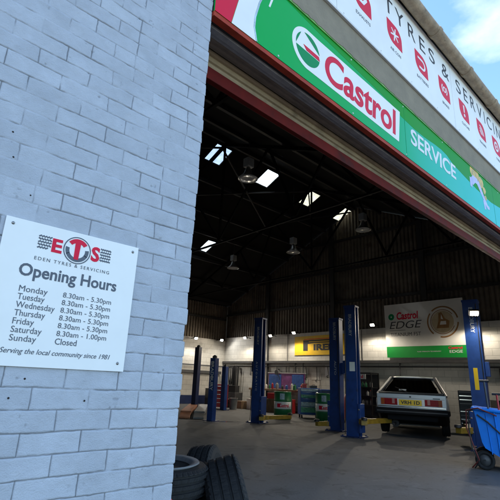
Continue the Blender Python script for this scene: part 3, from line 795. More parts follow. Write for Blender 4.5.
# ------------------------------------------------------------------ upper shop sign
us = thing('shop_sign', (0.2, FY, 4.18), 'long white shop sign with black lettering and red service icons under gutter', 'sign')
w = MB(); w.prism([(1.19, 4.183), (9.0, 4.183), (9.0, 5.175), (1.19, 5.175)], 0.028, 0.040, 0, TF); w.build('panel', M['sign_white'], us)
w = MB(); w.prism([(1.19, 4.163), (9.0, 4.163), (9.0, 4.182), (1.19, 4.182)], 0.027, 0.048, 0, TF); w.build('bottom_trim', M['trim'], us)
for x in (2.42, 4.86, 7.3):
    w = MB(); w.prism([(x - .0015, 4.184), (x + .0015, 4.184), (x + .0015, 5.174), (x - .0015, 5.174)], 0.0395, 0.0404, 0, TF); w.build('panel_seam', M['grey'], us)
for x in [1.3 + .61 * k for k in range(13)]:
    for z in (4.215, 5.14):
        w = MB(); w.lathe([(0, .0035), (.005, .003), (.008, 0)], 10, 0, TF @ Matrix.Translation((x, z, .040))); w.build('fixing', M['trim'], us)
a, b = 0.0395, 0.0415
w = MB()
for s, x0, x1 in (('T', 3.245, 3.425), ('Y', 3.475, 3.660), ('R', 3.755, 3.915), ('E', 4.02, 4.155), ('S', 4.255, 4.405), ('&', 4.60, 4.80), ('S', 5.02, 5.17), ('E', 5.27, 5.40), ('R', 5.50, 5.66), ('V', 5.74, 5.92), ('I', 6.005, 6.028), ('C', 6.11, 6.29), ('I', 6.385, 6.408), ('N', 6.50, 6.67), ('G', 6.76, 6.95)):
    w = MB(); w.text(s, (x0, x1, 4.818, 5.012), a, b, 0, TF); w.build('letter', M['ink_black'], us)
caps = ['SERVICING', 'MOT', 'EXHAUSTS', 'AIR CON', 'BATTERIES', 'BRAKES', 'CLUTCHES', 'TRACKING', 'TYRES', 'REPAIRS', 'WHEELS']
for i in range(11):
    x0 = 2.690 + (i - 2) * 0.593
    if x0 < 1.3: continue
    x1 = x0 + 0.292; z0, z1 = 4.470, 4.738
    pts = [(x0, z1)]
    rad = 0.13
    pts += [(x1 - rad + rad * math.sin(t), z1 - 0.006 - rad + rad * math.cos(t)) for t in [PI / 2 * k / 8 for k in range(9)]]
    pts += [(x1, z0)]
    pts += [(x0 + rad - rad * math.sin(t), z0 + 0.006 + rad - rad * math.cos(t)) for t in [PI / 2 * k / 8 for k in range(9)]]
    ic = MB(); ic.prism(pts, a, b, 0, TF); ico = ic.build('icon', M['sign_red'], us)
    cx, cz = (x0 + x1) / 2, (z0 + z1) / 2
    s = MB(); c0, c1 = b - .0005, b + .001
    k = i % 7
    if k == 3:
        for q in range(6):
            t = q * PI / 3 + 0.3
            s.prism([(cx + .012 * math.cos(t + 1.57), cz + .012 * math.sin(t + 1.57)), (cx - .012 * math.cos(t + 1.57), cz - .012 * math.sin(t + 1.57)), (cx + .085 * math.cos(t) - .008 * math.cos(t + 1.57), cz + .085 * math.sin(t) - .008 * math.sin(t + 1.57)), (cx + .085 * math.cos(t) + .008 * math.cos(t + 1.57), cz + .085 * math.sin(t) + .008 * math.sin(t + 1.57))], c0, c1 + q * .0002, 0, TF)
    elif k == 4:
        s.ring((cx + .02, cz), .045, .072, -PI / 2, PI / 2, c0, c1, 14, 0, TF); s.prism([(cx - .085, cz + .045), (cx + .02, cz + .045), (cx + .02, cz + .072), (cx - .085, cz + .072)], c0, c1, 0, TF); s.prism([(cx - .06, cz - .072), (cx + .02, cz - .072), (cx + .02, cz - .045), (cx - .06, cz - .045)], c0, c1, 0, TF)
    elif k == 5:
        s.ring((cx, cz), .024, .042, 0, 2 * PI, c0, c1, 20, 0, TF); s.ring((cx, cz), .06, .08, -.8, .8, c0, c1, 12, 0, TF); s.ring((cx, cz), .06, .08, PI - .8, PI + .8, c0, c1, 12, 0, TF)
    elif k == 6:
        s.prism([(cx - .02, cz + .09), (cx + .02, cz + .09), (cx + .014, cz - .02), (cx - .014, cz - .02)], c0, c1, 0, TF); s.ring((cx, cz - .062), 0.0005, .024, 0, 2 * PI, c0, c1, 14, 0, TF)
    elif k == 0:
        for q in range(3): s.ring((cx - .07, cz - .08), .04 + .045 * q, .062 + .045 * q, 0.1, 1.45, c0, c1, 12, 0, TF)
    elif k == 1:
        s.ring((cx, cz), .05, .082, 0, 2 * PI, c0, c1, 24, 0, TF); s.ring((cx, cz), .0005, .02, 0, 2 * PI, c0, c1, 12, 0, TF)
    else:
        s.prism([(cx - .09, cz - .05), (cx + .02, cz - .05), (cx + .08, cz + .03), (cx + .06, cz + .06), (cx, cz - .015), (cx - .09, cz - .015)], c0, c1, 0, TF); s.ring((cx + .03, cz + .05), .0005, .03, 0, 2 * PI, c0, c1 + .0004, 12, 0, TF); s.ring((cx - .04, cz + .03), .0005, .026, 0, 2 * PI, c0, c1 + .0003, 12, 0, TF)
    s.build('symbol', M['sign_white'], ico)
    wd = 0.030 * len(caps[i])
    t = MB(); t.text(caps[i], (cx - wd / 2 - .0, cx + wd / 2, 4.372, 4.408), a, b, 0, TF); t.build('caption', M['ink'], ico)

# ------------------------------------------------------------------ hanging high bay lamps
def high_bay(loc, label):
    ztop = roof_z(loc[1]) - 0.12
    o = thing('high_bay_lamp', loc, label, 'lamp', group='unlit high bay lamps hanging from the roof')
    x, y, z = loc
    Z = Matrix.Translation(loc)
    w = MB(); w.lathe([(0.05, 0.30), (0.075, 0.26), (0.10, 0.17), (0.16, 0.09), (0.235, 0.02), (0.25, 0.0), (0.243, 0.0), (0.225, 0.022), (0.15, 0.085), (0.09, 0.165), (0.05, 0.25)], 32, 0, Z); w.build('shade', M['shade_metal'], o)
    w = MB(); w.lathe([(0.0, 0.035), (0.12, 0.03), (0.218, 0.008), (0.222, 0.016), (0.12, 0.04), (0.0, 0.045)], 28, 0, Z); w.build('lens', M['lens_off'], o)
    w = MB(); w.box((x, y, z + 0.44), (0.21, 0.19, 0.24)); w.box((x, y, z + 0.31), (0.08, 0.08, 0.04)); w.build('ballast_box', M['ballast'], o, bevel=0.02)
    w = MB(); w.tube([(x, y, z + 0.55), (x, y, ztop)], 0.008, 6); w.build('chain', M['steel_dark'], o)
    return o
high_bay((6.55, 7.25, 6.00), 'unlit bell shaped hanging lamp nearest to and highest above the doorway')
high_bay((11.45, 7.05, 5.95), 'unlit bell shaped hanging lamp furthest right, below the rightmost rooflight')
high_bay((11.35, 9.92, 5.72), 'unlit bell shaped hanging lamp above the yellow tyre poster')
high_bay((11.45, 13.35, 5.70), 'unlit bell shaped hanging lamp furthest left and deepest in the workshop')

# ------------------------------------------------------------------ wall floodlights (lit)
def flood(loc, nrm, label, warm=True, watts=14, tilt=-0.7):
    x, y, z = loc
    o = thing('floodlight', loc, label, 'floodlight', group='lit floodlights along the workshop walls')
    n = Vector(nrm).normalized(); side = n.cross(Vector((0, 0, 1))).normalized()
    f = (n + Vector((0, 0, tilt))).normalized(); u = side.cross(f).normalized()
    c = Vector(loc)
    R = Matrix((side, u, f)).transposed()
    w = MB(); w.box(c, (0.20, 0.14, 0.07), 0, None, R); w.build('housing', M['black'], o, bevel=0.01)
    w = MB(); w.box(c + f * 0.040, (0.15, 0.09, 0.012), 0, None, R); w.build('lens', M['lens'] if warm else M['lens_white'], o)
    w = MB(); w.bar(c - f * 0.035, c - n * 0.38, 0.04, 0.03); w.build('bracket', M['black'], o)
    ld = bpy.data.lights.new('floodlight_beam', 'SPOT'); ld.energy = watts * 2.7; ld.shadow_soft_size = 0.07
    ld.color = (1.0, 0.89, 0.73) if warm else (1.0, 0.95, 0.86)
    ld.spot_size = math.radians(180); ld.spot_blend = 0.35
    lo = bpy.data.objects.new('floodlight_beam', ld); COL.objects.link(lo)
    lo.parent = o
    lo.location = f * 0.075
    lo.rotation_euler = (n * 0.35 + Vector((0, 0, -0.5))).to_track_quat('-Z', 'Y').to_euler()
    return o
flood((XW - 0.42, 16.0, 3.25), (-1, 0, 0), 'lit floodlight left of the second blue lift column from the left')
flood((XW - 0.42, 14.25, 3.28), (-1, 0, 0), 'dim lit floodlight just right of the tall blue lift column', watts=9)
flood((XW - 0.42, 12.80, 3.34), (-1, 0, 0), 'lit floodlight directly above the yellow tyre poster', watts=18)
flood((XW - 0.42, 8.85, 3.44), (-1, 0, 0), 'lit floodlight above the black display rack left of the big banner', watts=21)
flood((12.9, YB - 0.42, 3.12), (0, -1, 0), 'lit floodlight on the back wall beside the brick pier', False, 12)
flood((14.55, YB - 0.42, 3.18), (0, -1, 0), 'lit floodlight in the back corner shining down on white wall', False, 3)
flood((9.70, 3.38, 2.75), (-0.8, -0.5, 0), 'lit floodlight fixed to the lift column beside the big banner', True, 10)
flood((XW - 0.42, 5.2, 3.46), (-1, 0, 0), 'added floodlight, unseen behind the right lift column, brightening the big banner', watts=21)  # unseen lamp added to brighten the banner, hidden by the lift column

# ------------------------------------------------------------------ posters
pz = thing('tyre_poster', (XW, 11.65, 2.38), 'yellow poster with black tyre lettering on the white block wall', 'poster')
w = MB(); w.prism([(-13.10, 2.38), (-10.35, 2.38), (-10.35, 3.22), (-13.10, 3.19)], 0.004, 0.03, 0, TS); w.build('board', M['pir_yellow'], pz)
w = MB()
w.prism([(-12.60, 2.56), (-12.34, 2.56), (-12.34, 2.855), (-12.02, 2.885), (-10.60, 2.895), (-10.60, 2.93), (-12.25, 2.925), (-12.30, 2.945), (-12.25, 2.965), (-10.60, 2.975), (-10.60, 3.03), (-12.60, 3.02)], 0.029, 0.033, 0, TS)
w.text('IRELLI', (-12.02, -10.55, 2.57, 2.84), 0.029, 0.033, 0, TS, bold=0.05)
w.build('lettering', M['ink_black'], pz)
w = MB(); w.prism([(-12.56, 3.045), (-10.5, 3.06), (-10.5, 3.085), (-12.56, 3.07)], 0.029, 0.032, 0, TS); w.build('red_line', M['sign_red'], pz)

eb = thing('oil_banner', (XW, 7.05, 2.2), 'large pale banner with bronze ring and green foot on the side wall', 'banner')
w = MB(); w.prism([(-8.49, 2.22), (-5.57, 2.20), (-5.59, 4.19), (-8.52, 4.19)], 0.06, 0.09, 0, TS); w.build('sheet', M['banner_grey'], eb)
w = MB(); w.prism([(-8.485, 2.225), (-5.575, 2.205), (-5.58, 2.61), (-8.49, 2.62)], 0.0895, 0.092, 0, TS); w.build('green_foot', M['banner_green'], eb)
w = MB(); w.ring((-8.24, 3.72), 0.03, 0.12, 0, 2 * PI, 0.0895, 0.092, 24, 0, TS); w.build('emblem', M['logo_green'], eb)
w = MB(); w.text('Castrol', (-8.02, -7.18, 3.60, 3.88), 0.0895, 0.092, 0, TS, bold=0.03, shear=0.1); w.build('brand_lettering', M['sign_red'], eb)
w = MB(); w.text('EDGE', (-8.33, -7.06, 3.27, 3.54), 0.0895, 0.092, 0, TS, shear=0.25)
w.build('product_lettering', M['dgrey'], eb)
w = MB(); w.text('TITANIUM FST', (-8.30, -7.12, 2.99, 3.12), 0.0895, 0.092, 0, TS)
w.build('subtitle_lettering', M['dgrey'], eb)
w = MB(); w.prism([(-8.33, 3.20), (-7.7, 3.20), (-7.7, 3.215), (-8.33, 3.215)], 0.0895, 0.092, 0, TS)
w.build('thin_rule', M['dgrey'], eb)
w = MB(); w.text('FLUID STRENGTH TECHNOLOGY', (-7.3, -6.45, 2.405, 2.44), 0.092, 0.0935, 0, TS); w.build('foot_lettering', M['white_letters'], eb)
w = MB(); c = (-6.32, 3.42)
w.ring(c, 0.0005, 0.385, 0, 2 * PI, 0.0895, 0.0908, 40, 0, TS); w.build('gold_disc', M['pale_gold'], eb)
w = MB()
w.ring(c, 0.50, 0.55, 0.2, 2.3, 0.0895, 0.092, 30, 0, TS); w.ring(c, 0.50, 0.55, 2.5, 4.0, 0.0895, 0.092, 30, 0, TS); w.ring(c, 0.50, 0.55, 4.5, 6.2, 0.0895, 0.092, 30, 0, TS)
w.ring(c, 0.405, 0.43, 0.6, 5.9, 0.0895, 0.092, 40, 0, TS)
w.prism([(c[0] - .22, c[1] - .22), (c[0] + .20, c[1] - .22), (c[0] + .24, c[1] + .02), (c[0] + .10, c[1] + .10), (c[0] - .02, c[1] + .34), (c[0] - .12, c[1] + .30), (c[0] - .14, c[1] + .05)], 0.0895, 0.092, 0, TS)
w.build('ring_artwork', M['bronze'], eb)
w = MB(); w.prism([(c[0] - .10, c[1] - .10), (c[0] + .12, c[1] - .10), (c[0] + .12, c[1] + .02), (c[0] - .06, c[1] + .02)], 0.092, 0.0935, 0, TS); w.prism([(c[0] - .05, c[1] + .10), (c[0] + .03, c[1] + .08), (c[0] - .03, c[1] + .26)], 0.092, 0.0935, 0, TS); w.build('artwork_highlight', M['banner_grey'], eb)
w = MB(); w.text('Castrol', (-6.20, -5.74, 2.485, 2.575), 0.092, 0.0945, 0, TS, bold=0.03); w.text('EDGE', (-6.17, -5.74, 2.36, 2.45), 0.092, 0.0945, 1, TS, bold=0.01); w.build('small_lettering', [M['sign_red'], M['white_letters']], eb)

# ------------------------------------------------------------------ two-post lift columns
LZ = math.radians(11)
def lift_column(loc, inward, label, words, height=3.05, arm=True, wide=0.30, deep=0.24, lower=None, sticker=None, blue='lift_blue', armz=0.16):
    o = thing('lift_column', (loc[0], loc[1], 0.004), label, 'lift column', LZ, group='blue vehicle lift columns')
    h = height; s = inward
    w = MB()   # C-section with the open side facing inwards
    w.span((-deep / 2, -wide / 2, 0.02), (-deep / 2 + 0.016, wide / 2, h)); w.span((deep / 2 - 0.016, -wide / 2, 0.02), (deep / 2, wide / 2, h))
    w.span((-deep / 2 + 0.0165, -s * wide / 2, 0.02), (deep / 2 - 0.0165, -s * (wide / 2 - 0.016), h - 0.003))
    w.span((-deep / 2 + 0.0165, s * (wide / 2 - 0.05), 0.02), (-deep / 2 + 0.05, s * (wide / 2 - 0.003), h - 0.003)); w.span((deep / 2 - 0.05, s * (wide / 2 - 0.05), 0.02), (deep / 2 - 0.0165, s * (wide / 2 - 0.003), h - 0.003))
    w.build('column', M[blue], o, local=True)
    w = MB(); w.span((-deep / 2 - 0.012, -wide / 2 - 0.012, h), (deep / 2 + 0.012, wide / 2 + 0.012, h + 0.05)); w.build('top_cap', M[blue], o, local=True, bevel=0.008)
    w = MB(); w.span((-0.24, -0.25, 0.0), (0.24, 0.25, 0.022))
    for bx in (-.2, .2):
        for by in (-.21, .21): w.lathe([(0.022, 0.022), (0.022, 0.045), (0, 0.046)], 6, 0, Matrix.Translation((bx, by, 0)))
    w.build('base_plate', M['lift_navy'], o, local=True)
    w = MB(); w.span((-deep / 2 - 0.02, s * (wide / 2 + 0.004), 0.10), (deep / 2 + 0.02, s * (wide / 2 + 0.07), 0.75)); w.build('carriage', M[blue], o, local=True, bevel=0.01)
    if arm:
        for (ax, L_, dy) in ((1, 0.95, 0.26), (-1, 0.30, 0.16)):
            p0 = Vector((ax * 0.10, s * (wide / 2 + 0.10), armz)); p1 = p0 + Vector((ax * L_, s * dy, 0))
            w = MB(); w.bar(p0, p1, 0.13, 0.11)
            w.lathe([(0.085, -0.06), (0.085, 0.06), (0.05, 0.065)], 16, 0, Matrix.Translation(p0))
            ao = w.build('arm', M['yellow'], o, local=True, bevel=0.006)
            w = MB(); w.lathe([(0.07, 0.055), (0.07, 0.11), (0.05, 0.115), (0.0, 0.115)], 16, 0, Matrix.Translation(p1)); w.build('rubber_pad', M['black'], ao, local=True)
    w = MB()
    pts = [(-deep / 2 - .018, -s * (wide / 2 - .03), h - .05), (-deep / 2 - .02, -s * (wide / 2 - .035), h * .7), (-deep / 2 - .016, -s * (wide / 2 - .025), h * .45), (-deep / 2 - .03, -s * (wide / 2 - .01), .55), (-deep / 2 - .02, -s * (wide / 2 + .02), .06)]
    w.tube(pts, .009, 6); w.build('hydraulic_hose', M['black'], o, local=True)
    w = MB(); w.tube([(0, s * (wide / 2 - .06), .6), (0, s * (wide / 2 - .06), h - .02)], .006, 6); w.build('lift_chain', M['steel_dark'], o, local=True)
    for bz in (.35, .62):
        w = MB(); w.lathe([(.02, 0), (.02, .012), (0, .013)], 6, 0, Matrix.Translation((-deep / 2 - .02, s * (wide / 2 + .036), bz)) @ Matrix.Rotation(-PI / 2, 4, 'Y')); w.build('bolt', M['grey'], o, local=True)
    w = MB()
    Tt = frame((-deep / 2, 0, 0), (0, 0, -1), (0, -1, 0))   # text running down the face that looks to -x
    for (txt, z0, z1, v0, v1) in words:
        w.text(txt, (-z1, -z0, v0, v1), 0.0005, 0.003, 0, Tt, bold=0.02)
    if words: w.build('lettering', M['worn_letters'], o, local=True)
    w = MB(); w.span((-0.06, -s * (wide / 2 + 0.003), 1.45), (0.06, -s * (wide / 2 + 0.09), 1.75)); w.build('control_box', M[blue], o, local=True, bevel=0.01)
    if sticker:
        w = MB(); w.span((-deep / 2 - 0.003, sticker[0], sticker[2]), (-deep / 2 - 0.0005, sticker[1], sticker[3])); w.build('paper_label', M['sign_white' if sticker[4] == 'w' else 'plate'], o, local=True)
    return o
lift_column((9.47, 6.28), -1, 'tall blue lift column immediately left of the silver car, white sheet taped on', [('BRADBURY', 2.35, 2.90, -0.03, 0.05)], 3.08, armz=0.36, sticker=(-0.11, 0.03, 1.50, 1.72, 'w'))
lift_column((10.00, 3.54), 1, 'blue lift column right of the car, behind the bright blue cart', [('BRADBURY', 2.35, 2.9, -0.03, 0.05)], 3.02, armz=0.38, sticker=(-0.02, 0.06, 1.18, 1.62, 'y'))
lift_column((10.22, 7.30), 1, 'darker blue lift column overlapping the right end of the yellow poster', [('BRADBURY', 2.35, 2.85, -0.03, 0.05), ('AUTO', 1.42, 1.8, -0.01, 0.05)], 2.93, blue='lift_blue')
lift_column((9.62, 9.74), -1, 'blue lift column standing left of the green oil drum', [('BRADBURY', 2.25, 2.80, -0.03, 0.05), ('A U T O M A T I C', 0.90, 1.75, -0.03, 0.03)], 3.04)
def ramp_post(loc, h, label, words, blue, wide=0.2):
    o = thing('ramp_post', (loc[0], loc[1], 0.004), label, 'lift post', LZ, group='slim posts of the low ramp')
    w = MB(); w.span((-0.09, -wide / 2, 0.015), (0.09, wide / 2, h)); w.build('column', M[blue], o, local=True, bevel=0.01)
    w = MB(); w.span((-0.17, -0.18, 0.0), (0.17, 0.18, 0.016)); w.build('base_plate', M['lift_navy'], o, local=True)
    w = MB(); w.lathe([(0.07, h), (0.07, h + 0.05), (0.03, h + 0.09), (0, h + 0.09)], 16); w.build('top_pulley', M['dgrey'], o, local=True)
    if words:
        Tt = frame((-0.09, 0, 0), (0, 0, -1), (0, -1, 0))
        w = MB(); w.text(words, (-(h - 0.1), -(h - 0.95), -0.05, 0.06), 0.0005, 0.003, 0, Tt, bold=0.02); w.build('lettering', M['white_letters'], o, local=True)
    return o
ramp_post((8.58, 10.63), 1.80, 'short blue ramp post with white lettering near the ramp end', 'BRADBURY', 'lift_blue')
ramp_post((10.89, 14.59), 2.42, 'tall dark navy ramp post beside the brick pier', None, 'lift_navy', 0.22)
ramp_post((12.1, 14.25), 1.72, 'plain blue ramp post right of the red tool cabinet', None, 'lift_blue', 0.2)

# low drive-on ramp
rp = thing('drive_on_ramp', (9.6, 13.4, 0.004), 'low drive on ramp with rusty orange and grey runways', 'ramp')
d = Vector((2.7, 3.25, 0)); p = Vector((8.42, 11.70, 0.16)); nrm_ = Vector((3.25, -2.7, 0)).normalized()
for k, (off, m) in enumerate(((0.0, 'rust'), (0.42, 'grey'))):
    w = MB(); a = p + nrm_ * off; w.bar(a, a + d, 0.34, 0.10); w.build('runway', M[m], rp, bevel=0.008)
    w = MB(); w.bar(a - d * 0.10 + Vector((0, 0, -0.12)), a + Vector((0, 0, -0.005)), 0.32, 0.05); w.build('approach_flap', M[m], rp, bevel=0.006)

# ------------------------------------------------------------------ the car
CA = math.radians(90 - 67)   # direction of the nose
car = thing('hatchback_car', (10.52 + 2.12 * math.cos(CA), 5.34 + 2.12 * math.sin(CA), 0.045), 'silver fastback car seen from behind between blue lift columns', 'car', CA)
# car local: +x nose, y left, z up; rear at x=-2.15
def ring_loft(mb, stations, m=0):
    n = len(stations[0]); vs = [p for s in stations for p in s]; fs = []
    for i in range(len(stations) - 1):
        for k in range(n - 1):
            fs.append((i * n + k, i * n + k + 1, (i + 1) * n + k + 1, (i + 1) * n + k))
    mb.add(vs, fs, m, None, True)
    mb.add(stations[0], [tuple(range(n))], m); mb.add(stations[-1], [tuple(range(n))[::-1]], m)
def sec(x, hw, zb, zs, zt):
    """half-width, bottom, shoulder, top: closed cross-section as a list from left-bottom to right-bottom"""
    L_ = [(x, hw * 0.90, zb), (x, hw * 0.98, zb + 0.10), (x, hw, (zb + zs) / 2 + 0.05), (x, hw * 0.985, zs - 0.05), (x, hw * 0.95, zs), (x, hw * 0.86, zt), (x, hw * 0.5, zt + 0.012), (x, 0, zt + 0.016)]
    return L_ + [(q[0], -q[1], q[2]) for q in L_[-2::-1]] + [L_[0]]
w = MB()
ring_loft(w, [sec(-2.10, .80, .56, .86, .93), sec(-2.02, .835, .52, .90, .955), sec(-1.6, .85, .26, .93, .965), sec(-1.0, .855, .22, .93, .955), sec(0.0, .855, .20, .91, .935), sec(0.9, .85, .22, .89, .92), sec(1.5, .845, .26, .86, .89), sec(1.95, .81, .32, .78, .82), sec(2.13, .76, .38, .70, .73)])
for q_, f_ in enumerate(w.f):
    if sum(w.v[i_].z for i_ in f_) / len(f_) < 0.50 or max(w.v[i_].z for i_ in f_) < 0.56: w.m[q_] = 1
w.build('body', [M['silver'], M['matt_black']], car, local=True)
# greenhouse: silver roof and pillars with dark panes
Bz = 0.955
bl = [(-2.03, .785, Bz), (-1.2, .805, Bz), (1.05, .74, .92), (1.05, -.74, .92), (-1.2, -.805, Bz), (-2.03, -.785, Bz)]
tp = [(-0.95, .535, 1.385), (-0.5, .555, 1.425), (0.32, .55, 1.40), (0.32, -.55, 1.40), (-0.5, -.555, 1.425), (-0.95, -.535, 1.385)]
w = MB(); n = 6
sk_ = [(-0.985, .50, 1.365), (-0.90, .535, 1.388), (-0.5, .555, 1.425), (0.1, .555, 1.425), (0.32, .55, 1.40), (0.40, .52, 1.38)]
for a_ in range(len(sk_)):                     # cambered roof skin
    pass
vs = []
for (x, hw_, z) in sk_:
    for t in (-1, -.85, -.5, 0, .5, .85, 1): vs.append((x, hw_ * t, z + 0.022 * (1 - t * t) - (0.018 if abs(t) == 1 else 0)))
vs2 = [(p[0], p[1], p[2] - 0.03) for p in vs]
fs = []
for a_ in range(len(sk_) - 1):
    for b_ in range(6):
        q0 = a_ * 7 + b_
        fs.append((q0, q0 + 1, q0 + 8, q0 + 7)); fs.append((len(vs) + q0, len(vs) + q0 + 7, len(vs) + q0 + 8, len(vs) + q0 + 1))
    for b_ in (0, 6):
        q0 = a_ * 7 + b_
        fs.append((q0, q0 + 7, len(vs) + q0 + 7, len(vs) + q0))
for b_ in range(6):
    for a_ in (0, len(sk_) - 1):
        q0 = a_ * 7 + b_
        fs.append((q0, q0 + 1, len(vs) + q0 + 1, len(vs) + q0))
w.add(vs + vs2, fs, 0, None, True)
w.build('roof', M['silver'], car, local=True)
for k in range(n):
    if k in (1, 4): wd_, m_ = 0.045, 'black'
    elif k in (0, 5): wd_, m_ = 0.075, 'pillar'
    else: wd_, m_ = 0.05, 'silver'
    w = MB(); p0 = Vector(bl[k]); p1 = Vector(tp[k]); w.bar(p0 - (p1 - p0) * .02, p1, wd_, wd_ * .8); w.build('pillar', M[m_], car, local=True, bevel=0.012)
w = MB(); w.span((-1.95, -.70, .958), (-1.0, .70, .985)); w.build('parcel_shelf', M['black'], car, local=True)
def lerp(a, b, t): return tuple(a[i] + (b[i] - a[i]) * t for i in range(3))
def pane(q, inset, off, name, mt):
    q = [Vector(p) for p in q]; c = sum(q, Vector()) / 4
    nn = (q[1] - q[0]).cross(q[3] - q[0]).normalized()
    r = []
    for k in range(4):
        e1 = (q[(k + 1) % 4] - q[k]).normalized(); e2 = (q[k - 1] - q[k]).normalized()
        r.append(q[k] + (e1 + e2) * inset)
    w = MB(); w.add([p + nn * off for p in r] + [p + nn * (off - 0.012) for p in r], [(0, 1, 2, 3), (7, 6, 5, 4)] + [(k, 4 + k, 4 + (k + 1) % 4, (k + 1) % 4) for k in range(4)])
    return w.build(name, mt, car, local=True)
rq = [(-2.03, .785, Bz), (-2.03, -.785, Bz), (-0.95, -.535, 1.385), (-0.95, .535, 1.385)]
w = MB(); w.bar(lerp(rq[0], rq[3], .05), lerp(rq[1], rq[2], .05), .05, .09); w.bar(lerp(rq[0], rq[3], .955), lerp(rq[1], rq[2], .955), .045, .05); w.bar(rq[0], rq[3], .06, .05); w.bar(rq[1], rq[2], .06, .05); w.build('hatch_frame', M['black'], car, local=True, bevel=0.008)
rq2 = [lerp(lerp(rq[0], rq[3], .13), lerp(rq[1], rq[2], .13), .06), lerp(lerp(rq[0], rq[3], .13), lerp(rq[1], rq[2], .13), .94), lerp(lerp(rq[0], rq[3], .95), lerp(rq[1], rq[2], .95), .93), lerp(lerp(rq[0], rq[3], .95), lerp(rq[1], rq[2], .95), .07)]
pane(rq2, 0.02, 0.016, 'rear_window', M['glass_dark'])
q = [lerp(lerp(rq[0], rq[3], .20), lerp(rq[1], rq[2], .20), u) for u in (.30, .42)] + [lerp(lerp(rq[0], rq[3], .27), lerp(rq[1], rq[2], .27), u) for u in (.42, .30)]
pane(q, 0.0, 0.020, 'window_sticker', M['sign_white'])
for s in (1, -1):
    a = [(-1.2, .805 * s, Bz), (1.05, .74 * s, .92), (0.32, .55 * s, 1.40), (-0.5, .555 * s, 1.425)]
    if s < 0: a = [a[1], a[0], a[3], a[2]]
    a = a if s > 0 else a
    pane(a, 0.05, -0.0 + 0.010 if s > 0 else 0.010, 'side_window', M['glass_dark'])
    a = [(-1.97, .787 * s, Bz), (-1.22, .805 * s, Bz), (-0.52, .555 * s, 1.425), (-0.93, .536 * s, 1.39)]
    if s < 0: a = [a[1], a[0], a[3], a[2]]
    pane(a, 0.05, 0.010, 'side_window', M['glass_dark'])
# tail panel, lamps, plate, bumper
w = MB(); w.span((-2.135, -.80, .665), (-2.08, .80, .975)); w.build('tail_panel', M['silver'], car, local=True, bevel=0.035, seg=4)
w = MB(); w.span((-2.125, -.74, .976), (-1.93, .74, 1.005)); w.build('tail_spoiler', M['black'], car, local=True, bevel=0.012)
w = MB(); w.span((-2.141, -.775, .672), (-2.133, .775, .690)); w.build('chrome_strip', M['chrome'], car, local=True)
for s in (1, -1):
    w = MB(); w.span((-2.150, s * .70, .715), (-2.130, s * .315, .865)); hl = w.build('tail_lamp', M['lamp_red'], car, local=True, bevel=0.006)
    w = MB(); w.span((-2.154, s * .70, .716), (-2.148, s * .62, .864)); w.build('indicator_lens', M['lamp_amber'], hl, local=True)
    w = MB(); w.span((-2.154, s * .435, .745), (-2.148, s * .375, .86)); w.build('reverse_lens', M['lamp_pale'], hl, local=True)
w = MB(); w.span((-2.150, -.245, .715), (-2.131, .275, .845)); npo = w.build('number_plate', M['plate'], car, local=True)
Tp = frame((-2.150, 0, 0), (0, -1, 0), (0, 0, 1))
w = MB(); w.text('VRH 1D', (-.235, .205, .740, .822), 0.0, 0.003, 0, Tp, bold=0.03); w.build('plate_characters', M['ink_black'], npo, local=True)
for y0, y1 in ((.285, .312), (-.312, -.255)):
    w = MB(); w.span((-2.146, y0, .715), (-2.131, y1, .86)); w.build('reversing_lamp', M['sign_white'], car, local=True)
w = MB(); w.bar((-1.99, .05, 1.005), (-1.60, .40, 1.135), .014, .014); w.build('rear_wiper', M['black'], car, local=True)
w = MB(); w.span((-2.1375, -.76, .875), (-2.134, .76, .880)); w.build('shut_line', M['black'], car, local=True)
w = MB(); w.span((-2.15, -.012, .90), (-2.134, .03, .93)); w.build('badge', M['black'], car, local=True)
w = MB(); w.span((-2.139, -.66, .885), (-2.134, -.50, .905)); w.build('badge', M['dgrey'], car, local=True)
w = MB()
w.span((-2.22, -.84, .50), (-2.05, .84, .645)); w.span((-2.06, .79, .51), (-1.5, .865, .635)); w.span((-2.06, -.865, .51), (-1.5, -.79, .635))
w.build('rear_bumper', M['matt_black'], car, local=True, bevel=0.045, seg=3)
w = MB(); w.span((-2.227, -.80, .555), (-2.20, .80, .585)); w.build('bumper_insert', M['dgrey'], car, local=True, bevel=0.01)
w = MB(); w.span((2.03, -.82, .42), (2.2, .82, .56)); w.build('front_bumper', M['black'], car, local=True, bevel=0.02)
w = MB(); w.span((-1.5, -.60, .22), (1.9, .60, .40)); w.build('underbody', M['black'], car, local=True)
w = MB(); w.span((-2.04, -.58, .36), (-1.55, .58, .495)); w.build('rear_valance', M['matt_black'], car, local=True, bevel=0.03)
w = MB(); w.tube([(-2.2, .42, .27), (-1.6, .42, .27)], 0.03, 10); w.tube([(-1.8, .42, .27), (-1.2, .42, .27)], 0.09, 12); w.build('exhaust', M['steel_dark'], car, local=True)
def tyre_profile(R, wd, groove=True, depth=0.008):
    h = wd / 2; ri = R - 0.125
    pr = [(ri, -h * .82), (ri + .02, -h * .95), (R - .06, -h * 1.0), (R - .025, -h * .96), (R - .008, -h * .84)]
    gx = []
    if groove:
        ng = 4
        for k in range(ng):
            c = -h * .66 + k * (h * 1.32) / (ng - 1)
            gx += [(R, c - .008), (R - depth, c - .0055), (R - depth, c + .0055), (R, c + .008)]
    pr += [(R - .002, -h * .8)] + gx + [(R - .002, h * .8)]
    pr += [(R - .008, h * .84), (R - .025, h * .96), (R - .06, h * 1.0), (ri + .02, h * .95), (ri, h * .82)]
    return pr
